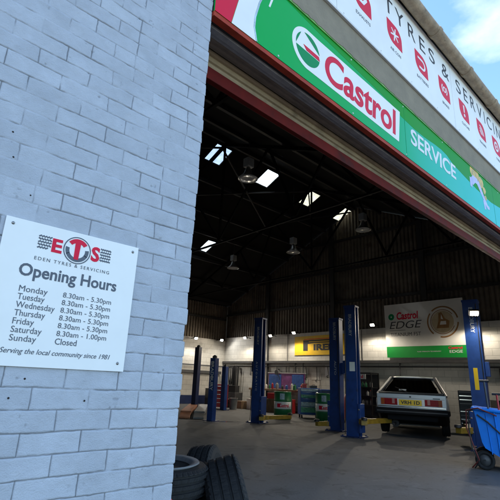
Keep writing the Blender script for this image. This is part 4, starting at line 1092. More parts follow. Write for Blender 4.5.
for x in (-1.22, 1.32):
    for s in (1, -1):
        T = Matrix.Translation((x, s * .735, .31)) @ Matrix.Rotation(PI / 2, 4, 'X')
        w = MB(); w.lathe(tyre_profile(.31, .19), 40, 0, T); wo = w.build('wheel', M['rubber'], car, local=True)
        w = MB(); w.lathe([(0.0, -.05), (.10, -.055), (.185, -.07), (.185, .07), (.10, .055), (0.0, .05)], 24, 0, T); w.build('rim', M['alu'], wo, local=True)
w = MB()
for s in (1, -1):
    w.box((-0.12, s * .33, 1.20), (0.10, .26, .17)); w.box((-0.08, s * .33, .98), (0.14, .48, .36)); w.box((-0.75, s * .30, .98), (0.14, .52, .16))
w.lathe([(.185, -.012), (.20, 0), (.185, .012), (.17, 0)], 24, 0, Matrix.Translation((.55, -.33, 1.02)) @ Matrix.Rotation(-1.2, 4, 'Y'), closed=True)
w.build('seats', M['seat_cloth'], car, local=True, bevel=0.03)

# ------------------------------------------------------------------ tyres beside the opening
def rot_to(axis):
    return Vector((0, 0, 1)).rotation_difference(Vector(axis).normalized()).to_matrix().to_4x4()
def tread_tyre(mb, R, wd, T, n=216):
    """carcass with four grooves; the ribs are cut by sipes and the shoulders by blocks"""
    pr = tyre_profile(R, wd, True, 0.010); P = len(pr); h = wd / 2
    vs = []; fs = []
    for i, (r, z) in enumerate(pr):
        for k in range(n):
            rr = r
            if r > R - 0.009 and abs(z) > 0.76 * h:
                if k % 4 == 0: rr = r - 0.006
            elif r > R - 0.003:
                if (k + int(round(z / h * 4))) % 5 == 0: rr = r - 0.0022
            a = 2 * PI * k / n
            vs.append((rr * math.cos(a), rr * math.sin(a), z))
    for i in range(P - 1):
        for k in range(n):
            k2 = (k + 1) % n
            fs.append((i * n + k, i * n + k2, (i + 1) * n + k2, (i + 1) * n + k))
    mb.add(vs, fs, 0, T, False)
    ri = pr[0][0]
    mb.lathe([(ri, -h * .82), (ri - .004, -h * .5), (R - .03, -h * .4), (R - .03, h * .4), (ri - .004, h * .5), (ri, h * .82)], 48, 0, T)
lying = []
sx, sy = 1.55, 2.43
zz = 0.004
for k in range(4):
    wd = (0.165, 0.170, 0.165, 0.160)[k]
    R = (0.32, 0.33, 0.315, 0.325)[k]
    ox, oy = ((0, 0), (0.02, -0.012), (-0.015, 0.01), (0.0, 0.0))[k]
    lab = ['black tyre lying flat at the bottom of the stack beside the pier', 'black tyre lying flat, second from the bottom of the stack', 'black tyre lying flat, third from the bottom of the stack', 'topmost flat tyre of the stack, with an added pale ring for its skylit sidewall'][k]
    o = thing('tyre', (sx + ox, sy + oy, zz), lab, 'tyre', group='worn tyres beside the brick pier')
    w = MB(); tread_tyre(w, R, wd, Matrix.Translation((sx + ox, sy + oy, zz + wd / 2)) ); w.build('carcass', M['rubber'], o)
    if k == 3:
        zt = zz + wd
        w = MB(); w.lathe([(0.06, zt - .05), (0.16, zt - .045), (0.20, zt - .02), (0.225, zt + 0.006), (0.262, zt + 0.016), (0.268, zt + 0.008), (0.235, zt - 0.008), (0.20, zt - .10)], 48, 0, Matrix.Translation((sx + ox, sy + oy, 0))); w.build('rim', M['alu'], o)  # pale ring added to stand for skylight on the sidewall, no wheel inside
    zz += wd
def leaning(loc, R, wd, axis, label):
    o = thing('tyre', (loc[0], loc[1], 0.004), label, 'tyre', group='worn tyres beside the brick pier')
    ax = Vector(axis).normalized()
    T = Matrix.Translation(loc) @ rot_to(ax)
    w = MB(); tread_tyre(w, R, wd, T); w.build('carcass', M['rubber'], o)
    return o
leaning((1.98, 2.21, 0.358), 0.34, 0.235, (0.80, -0.59, 0.27), 'black tyre standing on its tread in front of the leaning tyre')
leaning((2.27, 2.82, 0.335), 0.335, 0.205, (0.62, -0.78, 0.14), 'black tyre standing furthest back, half hidden by the front tyre')
rb = thing('red_bollard', (1.385, 2.025, 0.004), 'small red round topped post tucked behind the brick pier corner', 'bollard')
w = MB(); w.lathe([(0.03, 0.0), (0.03, 0.545), (0.026, 0.565), (0.014, 0.577), (0.0, 0.58)], 18, 0, Matrix.Translation((1.385, 2.025, 0.004))); w.build('post', M['orange_red'], rb)
w = MB(); w.box((1.385, 2.025, 0.012), (0.12, 0.12, 0.012)); w.build('foot_plate', M['dgrey'], rb)

# ------------------------------------------------------------------ oil drums
def drum(loc, label):
    x, y = loc; Z = Matrix.Translation((x, y, 0.004))
    o = thing('oil_drum', (x, y, 0.004), label, 'oil drum', group='green oil drums with white bands')
    pr = [(0.27, 0.0), (0.285, 0.008), (0.285, 0.28), (0.293, 0.295), (0.285, 0.31), (0.285, 0.57), (0.293, 0.585), (0.285, 0.60), (0.285, 0.862), (0.29, 0.875), (0.28, 0.88), (0.275, 0.86), (0.0, 0.86)]
    w = MB(); w.lathe(pr, 40, 0, Z); w.build('body', M['drum_green'], o)
    w = MB(); w.lathe([(0.2852, 0.33), (0.2875, 0.332), (0.2875, 0.555), (0.2852, 0.557)], 40, 0, Z); bd = w.build('white_band', M['sign_white'], o)
    # lettering wraps round the drum on the side that looks to the doorway
    a0 = math.atan2(-y, -x)
    w = MB()
    for part, u0, u1, v0, v1 in (('Castrol', -0.12, 0.22, 0.385, 0.50),):
        t = MB(); t.text(part, (u0, u1, v0, v1), 0.0, 0.002, 0, None, bold=0.03)
        vs = []
        for p in t.v:
            ang = a0 + p.x / 0.2875; rr = 0.2872 + p.z
            vs.append((x + rr * math.cos(ang), y + rr * math.sin(ang), 0.004 + p.y))
        w.add(vs, t.f, 0)
    w.build('lettering', M['sign_red'], bd)
    w = MB(); vs = []; fs = []
    for k in range(9):
        ang = a0 + (-0.66 + 0.05 * k)
        for v in (0.38, 0.50): vs.append((x + 0.2895 * math.cos(ang), y + 0.2895 * math.sin(ang), 0.004 + v))
    for k in range(8): fs.append((2 * k, 2 * k + 2, 2 * k + 3, 2 * k + 1))
    w.add(vs, fs); w.build('emblem', M['sign_red'], bd)
    w = MB(); vs = []; fs = []
    for k in range(7):
        ang = a0 + (-0.32 + 0.09 * k)
        for v in (0.63, 0.82): vs.append((x + 0.2875 * math.cos(ang), y + 0.2875 * math.sin(ang), 0.004 + v))
    for k in range(6): fs.append((2 * k, 2 * k + 2, 2 * k + 3, 2 * k + 1))
    w.add(vs, fs); w.build('paper_label', M['print_pale'], o)
    w = MB(); w.lathe([(0.035, 0.86), (0.035, 0.885), (0, 0.887)], 12, 0, Z @ Matrix.Translation((0.18, 0, 0))); w.build('bung', M['grey'], o)
    return o
drum((11.45, 10.40), 'green oil drum standing between blue lift column and printed tool chest')
drum((12.2, 9.22), 'green oil drum right of the printed tool chest, partly behind lift column')

# ------------------------------------------------------------------ tool chest with printed drawers
TCX, TCY = 12.75, 10.25
tca = math.atan2(-TCY, -TCX) + math.radians(14)
tc = thing('tool_chest', (TCX, TCY, 0.004), 'roller tool chest with blue and green printed drawer fronts', 'tool chest', tca)
# local +x faces the doorway
w = MB(); w.span((-0.45, -0.36, 0.12), (0.0, 0.36, 1.02)); w.build('carcass', M['print_blue'], tc, local=True, bevel=0.012)
hts = [0.10, 0.10, 0.12, 0.13, 0.16, 0.20]; z = 1.0
for k, hh in enumerate(hts):
    mt = ['print_pale', 'print_blue', 'print_green', 'print_blue', 'print_pale', 'print_green'][k]
    w = MB(); w.span((0.001, -0.345, z - hh + 0.008), (0.022, 0.345, z - 0.006)); dr = w.build('drawer', M[mt], tc, local=True, bevel=0.004)
    w = MB(); w.tube([(0.022, -0.28, z - 0.025), (0.036, -0.27, z - 0.025), (0.036, 0.27, z - 0.025), (0.022, 0.28, z - 0.025)], 0.007, 6); w.build('handle', M['chrome'], dr, local=True)
    z -= hh
for a_ in (-0.4, -0.06):
    for b_ in (-0.3, 0.3):
        w = MB(); w.lathe([(0.055, -.02), (0.055, .02)], 14, 0, Matrix.Translation((a_, b_, 0.056)) @ Matrix.Rotation(PI / 2, 4, 'X')); w.build('caster', M['black'], tc, local=True)
bc = thing('blue_cabinet', (12.85, 9.55, 0.004), 'plain dark blue steel cabinet right beside the printed tool chest', 'cabinet', tca)
w = MB(); w.span((-0.45, -0.24, 0.06), (0.0, 0.24, 1.0)); w.build('carcass', M['print_blue'], bc, local=True, bevel=0.012)
w = MB(); w.span((0.001, -0.225, 0.1), (0.016, 0.225, 0.97)); dr = w.build('door', M['lift_navy'], bc, local=True, bevel=0.006)
w = MB(); w.span((0.016, 0.15, 0.5), (0.03, 0.17, 0.62)); w.build('handle', M['chrome'], dr, local=True)
w = MB(); w.span((-0.42, -0.22, 0.0), (-0.03, 0.22, 0.058)); w.build('plinth', M['black'], bc, local=True)
# clutter on top of the chest
for k, (dx, dy, sx_, sy_, sz_, mt, nm, lb, ct) in enumerate(((-0.2, 0.15, .20, .26, .09, 'dgrey', 'tool_case', 'dark grey tool case on top of the printed tool chest', 'case'), (-0.2, -0.18, .18, .14, .14, 'red_tool', 'small_box', 'small red box on top of the printed tool chest', 'box'))):
    Rz = Matrix.Rotation(tca, 4, 'Z'); pos = Vector((TCX, TCY, 1.026)) + (Rz @ Vector((dx, dy, 0)))
    o = thing(nm, pos, lb, ct, tca)
    w = MB(); w.span((-sx_ / 2, -sy_ / 2, 0), (sx_ / 2, sy_ / 2, sz_)); w.build('body', M[mt], o, local=True, bevel=0.01)
    w = MB(); w.tube([(sx_ / 2 - 0.02, -0.05, sz_), (sx_ / 2 - 0.02, -0.04, sz_ + 0.03), (sx_ / 2 - 0.02, 0.04, sz_ + 0.03), (sx_ / 2 - 0.02, 0.05, sz_)], 0.006, 6); w.build('handle', M['black'], o, local=True)

# ------------------------------------------------------------------ workbench with printed backboard
wb = thing('workbench', (14.65, 13.2, 0.004), 'cluttered wooden workbench with a purple and blue printed backboard', 'workbench')
w = MB(); w.span((14.2, 11.6, 0.82), (15.1, 15.0, 0.90)); w.build('bench_top', M['wood'], wb, bevel=0.01)
for x in (14.3, 15.0):
    for y in (11.7, 14.9):
        w = MB(); w.span((x - .04, y - .04, 0.004), (x + .04, y + .04, 0.819)); w.build('leg', M['dgrey'], wb)
w = MB(); w.span((14.25, 11.7, 0.30), (15.05, 14.8, 0.34)); w.build('shelf', M['wood'], wb)
w = MB(); w.span((15.02, 12.4, 0.905), (15.06, 14.55, 1.58)); bb = w.build('backboard', M['print_purple'], wb)
w = MB(); w.span((15.005, 13.75, 0.95), (15.018, 14.50, 1.53)); w.build('blue_print', M['print_blue'], bb)
w = MB(); w.span((15.005, 12.45, 0.95), (15.018, 13.1, 1.53)); w.build('blue_print', M['print_blue'], bb)
w = MB(); w.span((15.0, 12.35, 1.583), (15.07, 14.6, 1.61)); w.build('top_strip', M['trim'], bb)
random.seed(5)
kinds = [('paint_tin', 'tin', M['grey']), ('spray_can', 'can', M['red_tool']), ('oil_bottle', 'bottle', M['drum_green']), ('plastic_jug', 'jug', M['banner_grey']), ('spray_can', 'can', M['print_blue']), ('paint_tin', 'tin', M['dgrey'])]
words = ['grey', 'red', 'green', 'pale', 'blue', 'dark grey']
for i in range(12):
    k = i % 6
    y = 11.85 + i * 0.26; x = 14.42 + random.uniform(-0.08, 0.12)
    nm, ct, mt = kinds[k]
    row = 'left half' if y > 13.3 else 'right half'
    o = thing(nm, (x, y, 0.9005), '%s %s standing on the %s of the workbench' % (words[k], ct, row), ct, group='tins and bottles on the workbench')
    h = random.uniform(.17, .28); r_ = random.uniform(.04, .075)
    w = MB(); w.lathe([(r_, 0), (r_, h * .75), (r_ * .92, h * .8), (r_ * .45, h * .88), (r_ * .4, h), (0, h)], 16, 0, Matrix.Translation((x, y, 0.9005))); w.build('body', mt, o)
    w = MB(); w.lathe([(r_ * .46, h * .97), (r_ * .46, h * 1.08), (0, h * 1.08)], 12, 0, Matrix.Translation((x, y, 0.9005))); w.build('cap', M['black'], o)
for i, (y, x, sx_, sy_, sz_, mt, lb) in enumerate(((14.4, 14.0, .5, .45, .42, 'banner_grey', 'pale cardboard box on the floor left of the green drum'), (13.4, 14.05, .4, .5, .35, 'dgrey', 'dark crate on the floor before the workbench'), (12.3, 13.95, .4, .4, .5, 'red_tool', 'red metal box on the floor behind the tool chest'))):
    o = thing('storage_box', (x, y, 0.004), lb, 'box', 0.2 * i)
    w = MB(); w.span((-sx_ / 2, -sy_ / 2, 0), (sx_ / 2, sy_ / 2, sz_)); w.build('body', M[mt], o, local=True, bevel=0.012)
    w = MB(); w.span((-sx_ / 2 - .01, -sy_ / 2 - .01, sz_), (sx_ / 2 + .01, sy_ / 2 + .01, sz_ + .025)); w.build('lid', M[mt], o, local=True, bevel=0.008)

# ------------------------------------------------------------------ display rack and drawer cabinet behind the car
rk = thing('display_rack', (14.75, 9.35, 0.004), 'black display rack with red and white header left of the car', 'display rack')
y0, y1, x0, x1 = 8.82, 9.92, 14.45, 15.02
for y in (y0, y1):
    for xx in (x0 + .02, x1 - .045):
        w = MB(); w.span((xx - .02, y - .02, 0.004), (xx + .02, y + .02, 1.62)); w.build('upright', M['black'], rk)
w = MB(); w.span((x1 - .02, y0 + .031, .05), (x1, y1 - .031, 1.60)); w.build('back_panel', M['dgrey'], rk)
for z in (.12, .50, .82, 1.12):
    w = MB(); w.span((x0 + .01, y0 + .031, z), (x1 - .021, y1 - .031, z + .025)); w.build('shelf', M['black'], rk)
w = MB(); w.span((x0 - .03, y0 + .20, 1.42), (x0 - .004, y1 - .05, 1.60)); hd = w.build('header_board', M['banner_grey'], rk)
Tr = frame((x0 - .03, 0, 0), (0, -1, 0), (0, 0, 1))
w = MB(); w.text('Castrol', (-(y1 - .12), -(y0 + .30), 1.45, 1.57), 0.0, 0.003, 0, Tr, bold=0.03); w.build('header_lettering', M['sign_red'], hd)
w = MB(); w.span((x0, y0, 1.621), (x1, y1, 1.66)); w.build('top_panel', M['black'], rk)
random.seed(9)
for z, lv in ((.525, 'lower'), (.845, 'middle'), (1.145, 'top')):
    for i in range(6):
        y = y0 + .12 + i * .165; x = x0 + .12 + random.uniform(0, .1)
        k = random.choice((0, 1, 2, 3, 4))
        mt = [M['dgrey'], M['banner_grey'], M['grey'], M['drum_green'], M['banner_grey']][k]; cn = ['dark', 'pale', 'grey', 'green', 'pale'][k]
        o = thing('oil_bottle', (x, y, z + .0005), '%s oil bottle, %s on the %s shelf of the display rack' % (cn, ['rightmost', 'second from right', 'third from right', 'third from left', 'second from left', 'leftmost'][i], lv), 'bottle', group='oil bottles on the display rack')
        h = random.uniform(.18, .24); r_ = .045
        w = MB(); w.lathe([(r_, 0), (r_ * 1.05, h * .1), (r_, h * .65), (r_ * .5, h * .82), (r_ * .4, h), (0, h)], 12, 0, Matrix.Translation((x, y, z + .0005))); w.build('body', mt, o)
        w = MB(); w.lathe([(r_ * .48, h * .93), (r_ * .48, h * 1.08), (0, h * 1.08)], 10, 0, Matrix.Translation((x, y, z + .0005))); w.build('cap', M['red_tool'] if i % 3 == 0 else M['black'], o)

dc = thing('drawer_cabinet', (13.45, 5.06, 0.004), 'dark cabinet of shallow grey edged drawers right of the car', 'drawer cabinet')
dca = math.atan2(-5.06, -13.45)
dc.rotation_euler = (0, 0, dca); WM[dc.name] = Matrix.Translation((13.45, 5.06, 0.004)) @ Matrix.Rotation(dca, 4, 'Z')
w = MB(); w.span((-0.4, -0.29, 0.05), (0.0, 0.29, 1.16)); w.build('carcass', M['black'], dc, local=True, bevel=0.01)
for k in range(10):
    z = 0.10 + k * 0.105
    w = MB(); w.span((0.001, -0.275, z), (0.02, 0.275, z + 0.092)); dr = w.build('drawer', M['black'], dc, local=True)
    if k not in (5,):
        w = MB(); w.span((0.021, -0.26, z + 0.064), (0.044, 0.26, z + 0.084)); w.build('handle', M['chrome'] if k % 3 else M['grey'], dr, local=True)
w = MB(); w.span((-0.36, -0.27, 0.0), (-0.03, 0.27, 0.049)); w.build('plinth', M['dgrey'], dc, local=True)

# ------------------------------------------------------------------ bright blue cart with wheel
ca = math.atan2(0.34, 0.94) - PI / 2      # local +x runs to the right of the view
cart = thing('tilt_cart', (7.95, 2.88, 0.004), 'bright blue plastic cart on wheels at the right edge of the opening', 'cart', ca)
prof_c = [(-0.06, 0.885), (0.015, 0.40), (0.05, 0.32), (0.42, 0.10), (1.15, 0.10), (1.30, 0.78)]
prof_in = [(-0.02, 0.885), (0.05, 0.43), (0.09, 0.35), (0.44, 0.15), (1.10, 0.15), (1.24, 0.785)]
w = MB(); hw = 0.36
T_ = frame((0, 0, 0), (1, 0, 0), (0, 0, 1))
vs = []; fs = []
n = len(prof_c)
for s in (-hw, hw):
    for px, pz in prof_c: vs.append((px, s, pz))
for s in (-hw + .03, hw - .03):
    for px, pz in prof_in: vs.append((px, s, pz))
for k in range(n - 1):
    fs.append((k, k + 1, n + k + 1, n + k)); fs.append((2 * n + k, 3 * n + k, 3 * n + k + 1, 2 * n + k + 1))
fs.append(tuple(range(n))); fs.append(tuple(range(n, 2 * n))[::-1]); fs.append(tuple(range(2 * n, 3 * n))[::-1]); fs.append(tuple(range(3 * n, 4 * n)))
fs += [(0, n, 3 * n, 2 * n), (n - 1, 3 * n - 1, 4 * n - 1, 2 * n - 1)]
w.add(vs, fs); w.build('tub', M['bin_blue'], cart, local=True)
w = MB()
w.tube([(-0.07, -hw - .01, .885), (1.31, -hw - .01, .785)], 0.028, 8); w.tube([(-0.07, hw + .01, .885), (1.31, hw + .01, .785)], 0.028, 8); w.tube([(-0.07, -hw - .01, .885), (-0.07, hw + .01, .885)], 0.028, 8)
w.build('rim', M['bin_blue'], cart, local=True)
w = MB(); w.tube([(-0.02, -hw - .02, .80), (0.12, -hw - .024, .70), (0.30, -hw - .026, .52), (0.5, -hw - .024, .25)], 0.012, 6); w.build('strap', M['black'], cart, local=True)
w = MB(); w.tube([(0.10, -hw - .004, .82), (0.14, -hw - .006, .24)], 0.007, 6); w.build('moulded_seam', M['bin_blue'], cart, local=True)
for (x, s) in ((0.03, -1), (0.03, 1), (1.05, -1), (1.05, 1)):
    T = Matrix.Translation((x, s * (hw - 0.08 if x < .5 else hw - .1), .14)) @ Matrix.Rotation(PI / 2, 4, 'X')
    w = MB(); w.lathe([(.085, -.03), (.125, -.034), (.138, -.02), (.138, .02), (.125, .034), (.085, .03)], 28, 0, T, closed=True); wo = w.build('wheel', M['rubber'], cart, local=True)
    w = MB(); w.lathe([(0, -.022), (.086, -.018), (.086, .018), (0, .022)], 20, 0, T); w.build('hub', M['dgrey'], wo, local=True)
w = MB(); w.tube([(0.03, -hw, .14), (0.03, hw, .14)], 0.012, 6); w.tube([(1.05, -hw, .14), (1.05, hw, .14)], 0.012, 6); w.build('axle', M['steel_dark'], cart, local=True)
# hoses hanging on its left corner
ho = thing('air_hoses', (7.85, 3.0, 0.004), 'dark red and black hoses draped over left corner of blue cart', 'hose')
Rc = Matrix.Translation((7.95, 2.88, 0.004)) @ Matrix.Rotation(ca, 4, 'Z')
for k, (o_, mt) in enumerate(((0.0, 'black'), (0.035, 'hose_red'))):
    w = MB(); pts = [Vector((0.25, -hw - .06 - o_, .80)), Vector((0.0, -hw - .07 - o_, .90)), Vector((-0.13 - o_, -hw - .03, .86)), Vector((-0.15 - o_, -hw - .02, .6)), Vector((-0.13 + o_, -hw - .03, .3)), Vector((-0.05, -hw - .08, .12 + o_)), Vector((-0.12 - o_, -hw + .05, .02))]
    w.tube([Rc @ p for p in pts], 0.011, 6); w.build('hose', M[mt], ho)
for k, (px, py, rr, hh, m, lb) in enumerate(((.55, .08, .14, .5, 'black', 'black rubber tube among the rubbish in the blue cart'), (.85, -.05, .13, .55, 'dgrey', 'dark grey canister among the rubbish in the blue cart'))):
    p0 = Rc @ Vector((px, py, .155))
    o = thing('canister', p0, lb, 'canister')
    w = MB(); w.lathe([(rr, 0), (rr, hh * .9), (rr * .8, hh), (0, hh)], 18, 0, Matrix.Translation(p0)); w.build('body', M[m], o)
    w = MB(); w.lathe([(rr * .3, hh), (rr * .3, hh + .04), (0, hh + .04)], 10, 0, Matrix.Translation(p0)); w.build('cap', M['black'], o)
for k in range(5):
    w = MB(); x = .22 + k * .2; w.tube([(x, -hw - .008, .84 - k * .012), (x + .03, -hw - .008, .22)], .012, 6); w.build('moulded_rib', M['bin_blue'], cart, local=True)
# long-handled things standing in the cart
for k, (px, py, tip, mt, lb) in enumerate(((0.18, 0.05, (0.14, 0.1, 1.32), 'dgrey', 'dark handled brush standing in the bright blue cart'), (0.32, -0.1, (0.30, -0.05, 1.12), 'red_tool', 'red handled tool standing in the bright blue cart'))):
    b0 = Rc @ Vector((px, py, 0.32 if px < .3 else .2)); t0 = Rc @ Vector(tip)
    o = thing('long_handled_tool', b0, lb, 'tool')
    w = MB(); w.tube([b0, t0], 0.016, 8); w.build('handle', M[mt], o)
    w = MB(); w.tube([Rc @ Vector((tip[0] - .07, tip[1], tip[2])), Rc @ Vector((tip[0] + .07, tip[1], tip[2]))], 0.02, 8); w.build('grip', M['black'], o)

# ------------------------------------------------------------------ red tool cabinet, bin, hoses, hanging tools
rt = thing('red_tool_cabinet', (12.45, 14.9, 0.004), 'red tool cabinet between the blue ramp posts at back', 'tool cabinet', math.radians(-130))
w = MB(); w.span((-0.3, -0.33, 0.08), (0.16, 0.33, 1.0)); w.build('carcass', M['red_tool'], rt, local=True, bevel=0.012)
for k in range(5):
    z = 0.14 + k * 0.165
    w = MB(); w.span((0.161, -0.31, z), (0.178, 0.31, z + 0.15)); dr = w.build('drawer', M['red_tool'], rt, local=True, bevel=0.004)
    w = MB(); w.span((0.179, -0.25, z + .11), (0.19, 0.25, z + .13)); w.build('handle', M['chrome'], dr, local=True)
for a_ in (-.25, .1):
    for b_ in (-.28, .28):
        w = MB(); w.lathe([(0.038, -.015), (0.038, .015)], 12, 0, Matrix.Translation((a_, b_, 0.039)) @ Matrix.Rotation(PI / 2, 4, 'X')); w.build('caster', M['black'], rt, local=True)
gb = thing('waste_bin', (12.9, 14.55, 0.004), 'small pale grey bin on floor right of the red cabinet', 'bin')
w = MB(); w.lathe([(0.15, 0), (0.19, 0.45), (0.20, 0.455), (0.185, 0.45), (0.145, 0.02), (0, 0.02)], 24, 0, Matrix.Translation((12.9, 14.55, 0.004))); w.build('bucket', M['grey'], gb)
w = MB(); w.tube([Vector((12.9, 14.55 + .2 * math.cos(t), 0.45 + .16 * math.sin(t))) for t in [PI * k / 10 for k in range(11)]], 0.006, 6); w.build('handle', M['steel_dark'], gb)

def stack_box(x, y, z, a, b, c, rz, m, nm, lb, ct):
    o = thing(nm, (x, y, z), lb, ct, rz)
    w = MB(); w.span((-a / 2, -b / 2, 0), (a / 2, b / 2, c)); w.build('body', M[m], o, local=True, bevel=0.012)
    w = MB(); w.span((-a / 2 - .008, -b / 2 - .008, c + .0005), (a / 2 + .008, b / 2 + .008, c + .02)); w.build('lid', M[m], o, local=True, bevel=0.006)
    return o
stack_box(14.2, 16.1, 0.004, .55, .8, .62, .1, 'dgrey', 'storage_box', 'dark grey storage box on the floor under the hanging hoses', 'box')
stack_box(14.2, 16.1, 0.63, .40, .5, .3, .3, 'black', 'tool_case', 'black tool case lying on the dark grey storage box', 'case')
stack_box(13.9, 17.2, 0.004, .6, .5, .75, -.2, 'black', 'storage_box', 'black storage box on the floor in the back corner', 'box')
stack_box(13.6, 12.9, 0.004, .45, .6, .5, .2, 'wood', 'wooden_crate', 'brown wooden crate between the green drum and the workbench', 'crate')
stack_box(13.6, 12.9, 0.53, .3, .4, .2, .5, 'red_tool', 'small_box', 'red box standing on the brown wooden crate', 'box')
def axle_stand(x, y, lb):
    o = thing('axle_stand', (x, y, 0.004), lb, 'axle stand')
    for k in range(3):
        a = 2 * PI * k / 3 + .4
        w = MB(); w.bar((x + .17 * math.cos(a), y + .17 * math.sin(a), .012), (x + .04 * math.cos(a), y + .04 * math.sin(a), .33), .045, .03); w.build('leg', M['yellow'], o)
    w = MB(); w.tube([(x, y, .22), (x, y, .42)], .03, 10); w.box((x, y, .435), (.10, .05, .03)); w.build('ratchet_post', M['dgrey'], o)
axle_stand(11.6, 11.55, 'yellow axle stand on the floor left of the green oil drum')
axle_stand(12.7, 8.6, 'yellow axle stand by the lift column right of the tool chest')
def tyre_low(x, y, z, R, wd, lb):
    o = thing('tyre', (x, y, z), lb, 'tyre', group='tyres stored at the back')
    w = MB(); w.lathe(tyre_profile(R, wd), 40, 0, Matrix.Translation((x, y, z + wd / 2))); w.build('carcass', M['rubber'], o)
tyre_low(13.6, 15.75, 0.004, .31, .19, 'black tyre lying flat at the back, under another tyre')
tyre_low(13.62, 15.72, 0.196, .30, .18, 'black tyre lying on another tyre at the back')
def hose_bunch(y, z0, z1, label, n_, seed, rr=0.018):
    random.seed(seed)
    o = thing('hanging_hoses', (XW - 0.12, y, z0), label, 'hose', group='hoses hanging on the side wall')
    for k in range(n_):
        pts = []; dy = random.uniform(.06, .22); zb_ = z0 + random.uniform(0, .3)
        for t in range(17):
            a_ = PI * t / 16
            pts.append((XW - 0.10 - 0.05 * k, y + dy * math.cos(a_) , z1 - (z1 - zb_) * math.sin(a_) ** 0.7))
        w = MB(); w.tube(pts, rr, 6); w.build('hose', M['black'], o)
    w = MB(); w.tube([(XW - 0.02, y, z1), (XW - 0.3, y, z1 + .02)], 0.02, 8); w.build('hook', M['steel_dark'], o)
hose_bunch(16.85, 0.45, 1.88, 'black hoses in a long bunch hanging left of tall lift column', 6, 3, 0.025)
hose_bunch(17.3, 0.75, 1.80, 'shorter black hose loop hanging by the back corner', 3, 6, 0.022)
hose_bunch(4.6, 0.9, 1.86, 'black hose loop hanging at far right behind blue cart', 3, 8)
def hanging_tool(y, z0, z1, label, kind):
    o = thing('hanging_tool', (XW - 0.08, y, z0), label, 'tool', group='tools hanging on the side wall')
    x = XW - 0.10
    w = MB(); w.tube([(x, y, z1), (x, y, z0 + 0.15)], 0.02, 8); w.build('shaft', M['dgrey'], o)
    w = MB()
    if kind == 0:
        w.tube([(x, y, z0 + .15)] + [(x, y + .10 * math.sin(a), z0 + .07 - .07 * math.cos(a + PI)) for a in [k * PI / 6 for k in range(1, 8)]], 0.028, 8)
    else:
        w.box((x, y, z0 + .1), (.05, .16, .26))
    w.build('head', M['black'], o)
    w = MB(); w.tube([(XW - 0.01, y, z1), (XW - 0.12, y, z1 + 0.01)], 0.014, 6); w.build('hook', M['steel_dark'], o)
hanging_tool(13.35, 1.30, 1.90, 'hooked black tool hanging over the backboard, left of the pair', 0)
hanging_tool(13.0, 1.25, 2.0, 'straight shafted hooked tool hanging above the tool chest', 0)
hanging_tool(12.55, 1.10, 2.02, 'long flat headed black tool hanging above the printed tool chest', 1)
hanging_tool(17.75, 0.5, 1.5, 'black long tool hanging in back corner beside the hoses', 1)
hanging_tool(8.0, 1.35, 2.0, 'black tool hanging under the big banner above the car', 1)
hanging_tool(5.35, 1.2, 1.95, 'black tool hanging right of the big banner', 0)
for y, z, a, b, lb, mt in ((9.95, 1.62, .22, .40, 'white notice sheet on the wall between the two middle lift columns', 'sign_white'), (11.9, 1.35, .5, .3, 'pale sheet pinned to the wall above the blue cabinet', 'banner_grey'), (11.25, 1.5, .35, .45, 'white poster on the wall beneath the yellow tyre poster', 'sign_white')):
    o = thing('notice_sheet', (XW, y, z), lb, 'notice')
    w = MB(); w.span((XW - .008, y - a / 2, z), (XW - .004, y + a / 2, z + b)); w.build('sheet', M[mt], o)
random.seed(21)
for k in range(9):
    y = 15.9 - k * 0.58
    ln = random.uniform(.28, .62)
    od = ['leftmost', 'second', 'third', 'fourth', 'fifth', 'sixth', 'seventh', 'eighth', 'rightmost'][k]
    o = thing('hanging_spanner', (XW - .05, y, 1.88 - ln), '%s of the row of small spanners and cables hung under the wall pipe' % od, 'spanner', group='spanners hung under the wall pipe')
    w = MB(); w.bar((XW - .05, y, 1.88), (XW - .06, y + random.uniform(-.05, .05), 1.88 - ln), .03, .018); w.build('shank', M['dgrey'], o)
    w = MB(); w.ring((0, 0), .025, .05, .6, 5.7, -.01, .01, 14, 0, frame((XW - .06, y, 1.85 - ln), (0, -1, 0), (0, 0, 1))); w.build('jaw', M['black'], o)
for k, (x, y, a, b, c, m, lb) in enumerate(((13.75, 14.9, .5, .4, .3, 'wood', 'low brown box on the floor at the left end of the bench'), (13.7, 13.9, .35, .5, .55, 'banner_grey', 'tall pale carton on the floor before the workbench'), (13.3, 11.9, .4, .35, .7, 'dgrey', 'tall dark bin on the floor behind the green oil drum'), (14.6, 8.2, .5, .5, .8, 'dgrey', 'dark box on the floor against the wall left of the car'), (14.7, 4.5, .6, .7, .9, 'black', 'black box by the wall behind the blue cart'))):
    stack_box(x, y, .004, a, b, c, .15 * k, m, 'storage_box', lb, 'box')
# a small angled lamp arm on the wall, left of the tyre poster
al = thing('wall_reel', (XW - 0.2, 14.0, 1.62), 'small dark hose reel on white wall above the workbench', 'hose reel')
w = MB(); w.lathe([(0.11, -.05), (0.11, -.04), (0.06, -.035), (0.06, .035), (0.11, .04), (0.11, .05)], 18, 0, Matrix.Translation((XW - 0.2, 14.0, 1.62)) @ Matrix.Rotation(PI / 2, 4, 'Y')); w.build('drum', M['black'], al)
w = MB(); w.bar((XW - 0.005, 14.05, 1.75), (XW - 0.2, 14.0, 1.62), .03, .04); w.build('bracket', M['steel_dark'], al)
w = MB(); w.tube([(XW - 0.2, 13.95, 1.55), (XW - 0.2, 13.86, 1.42), (XW - 0.2, 13.84, 1.30)], 0.014, 6); w.build('hose_end', M['black'], al)
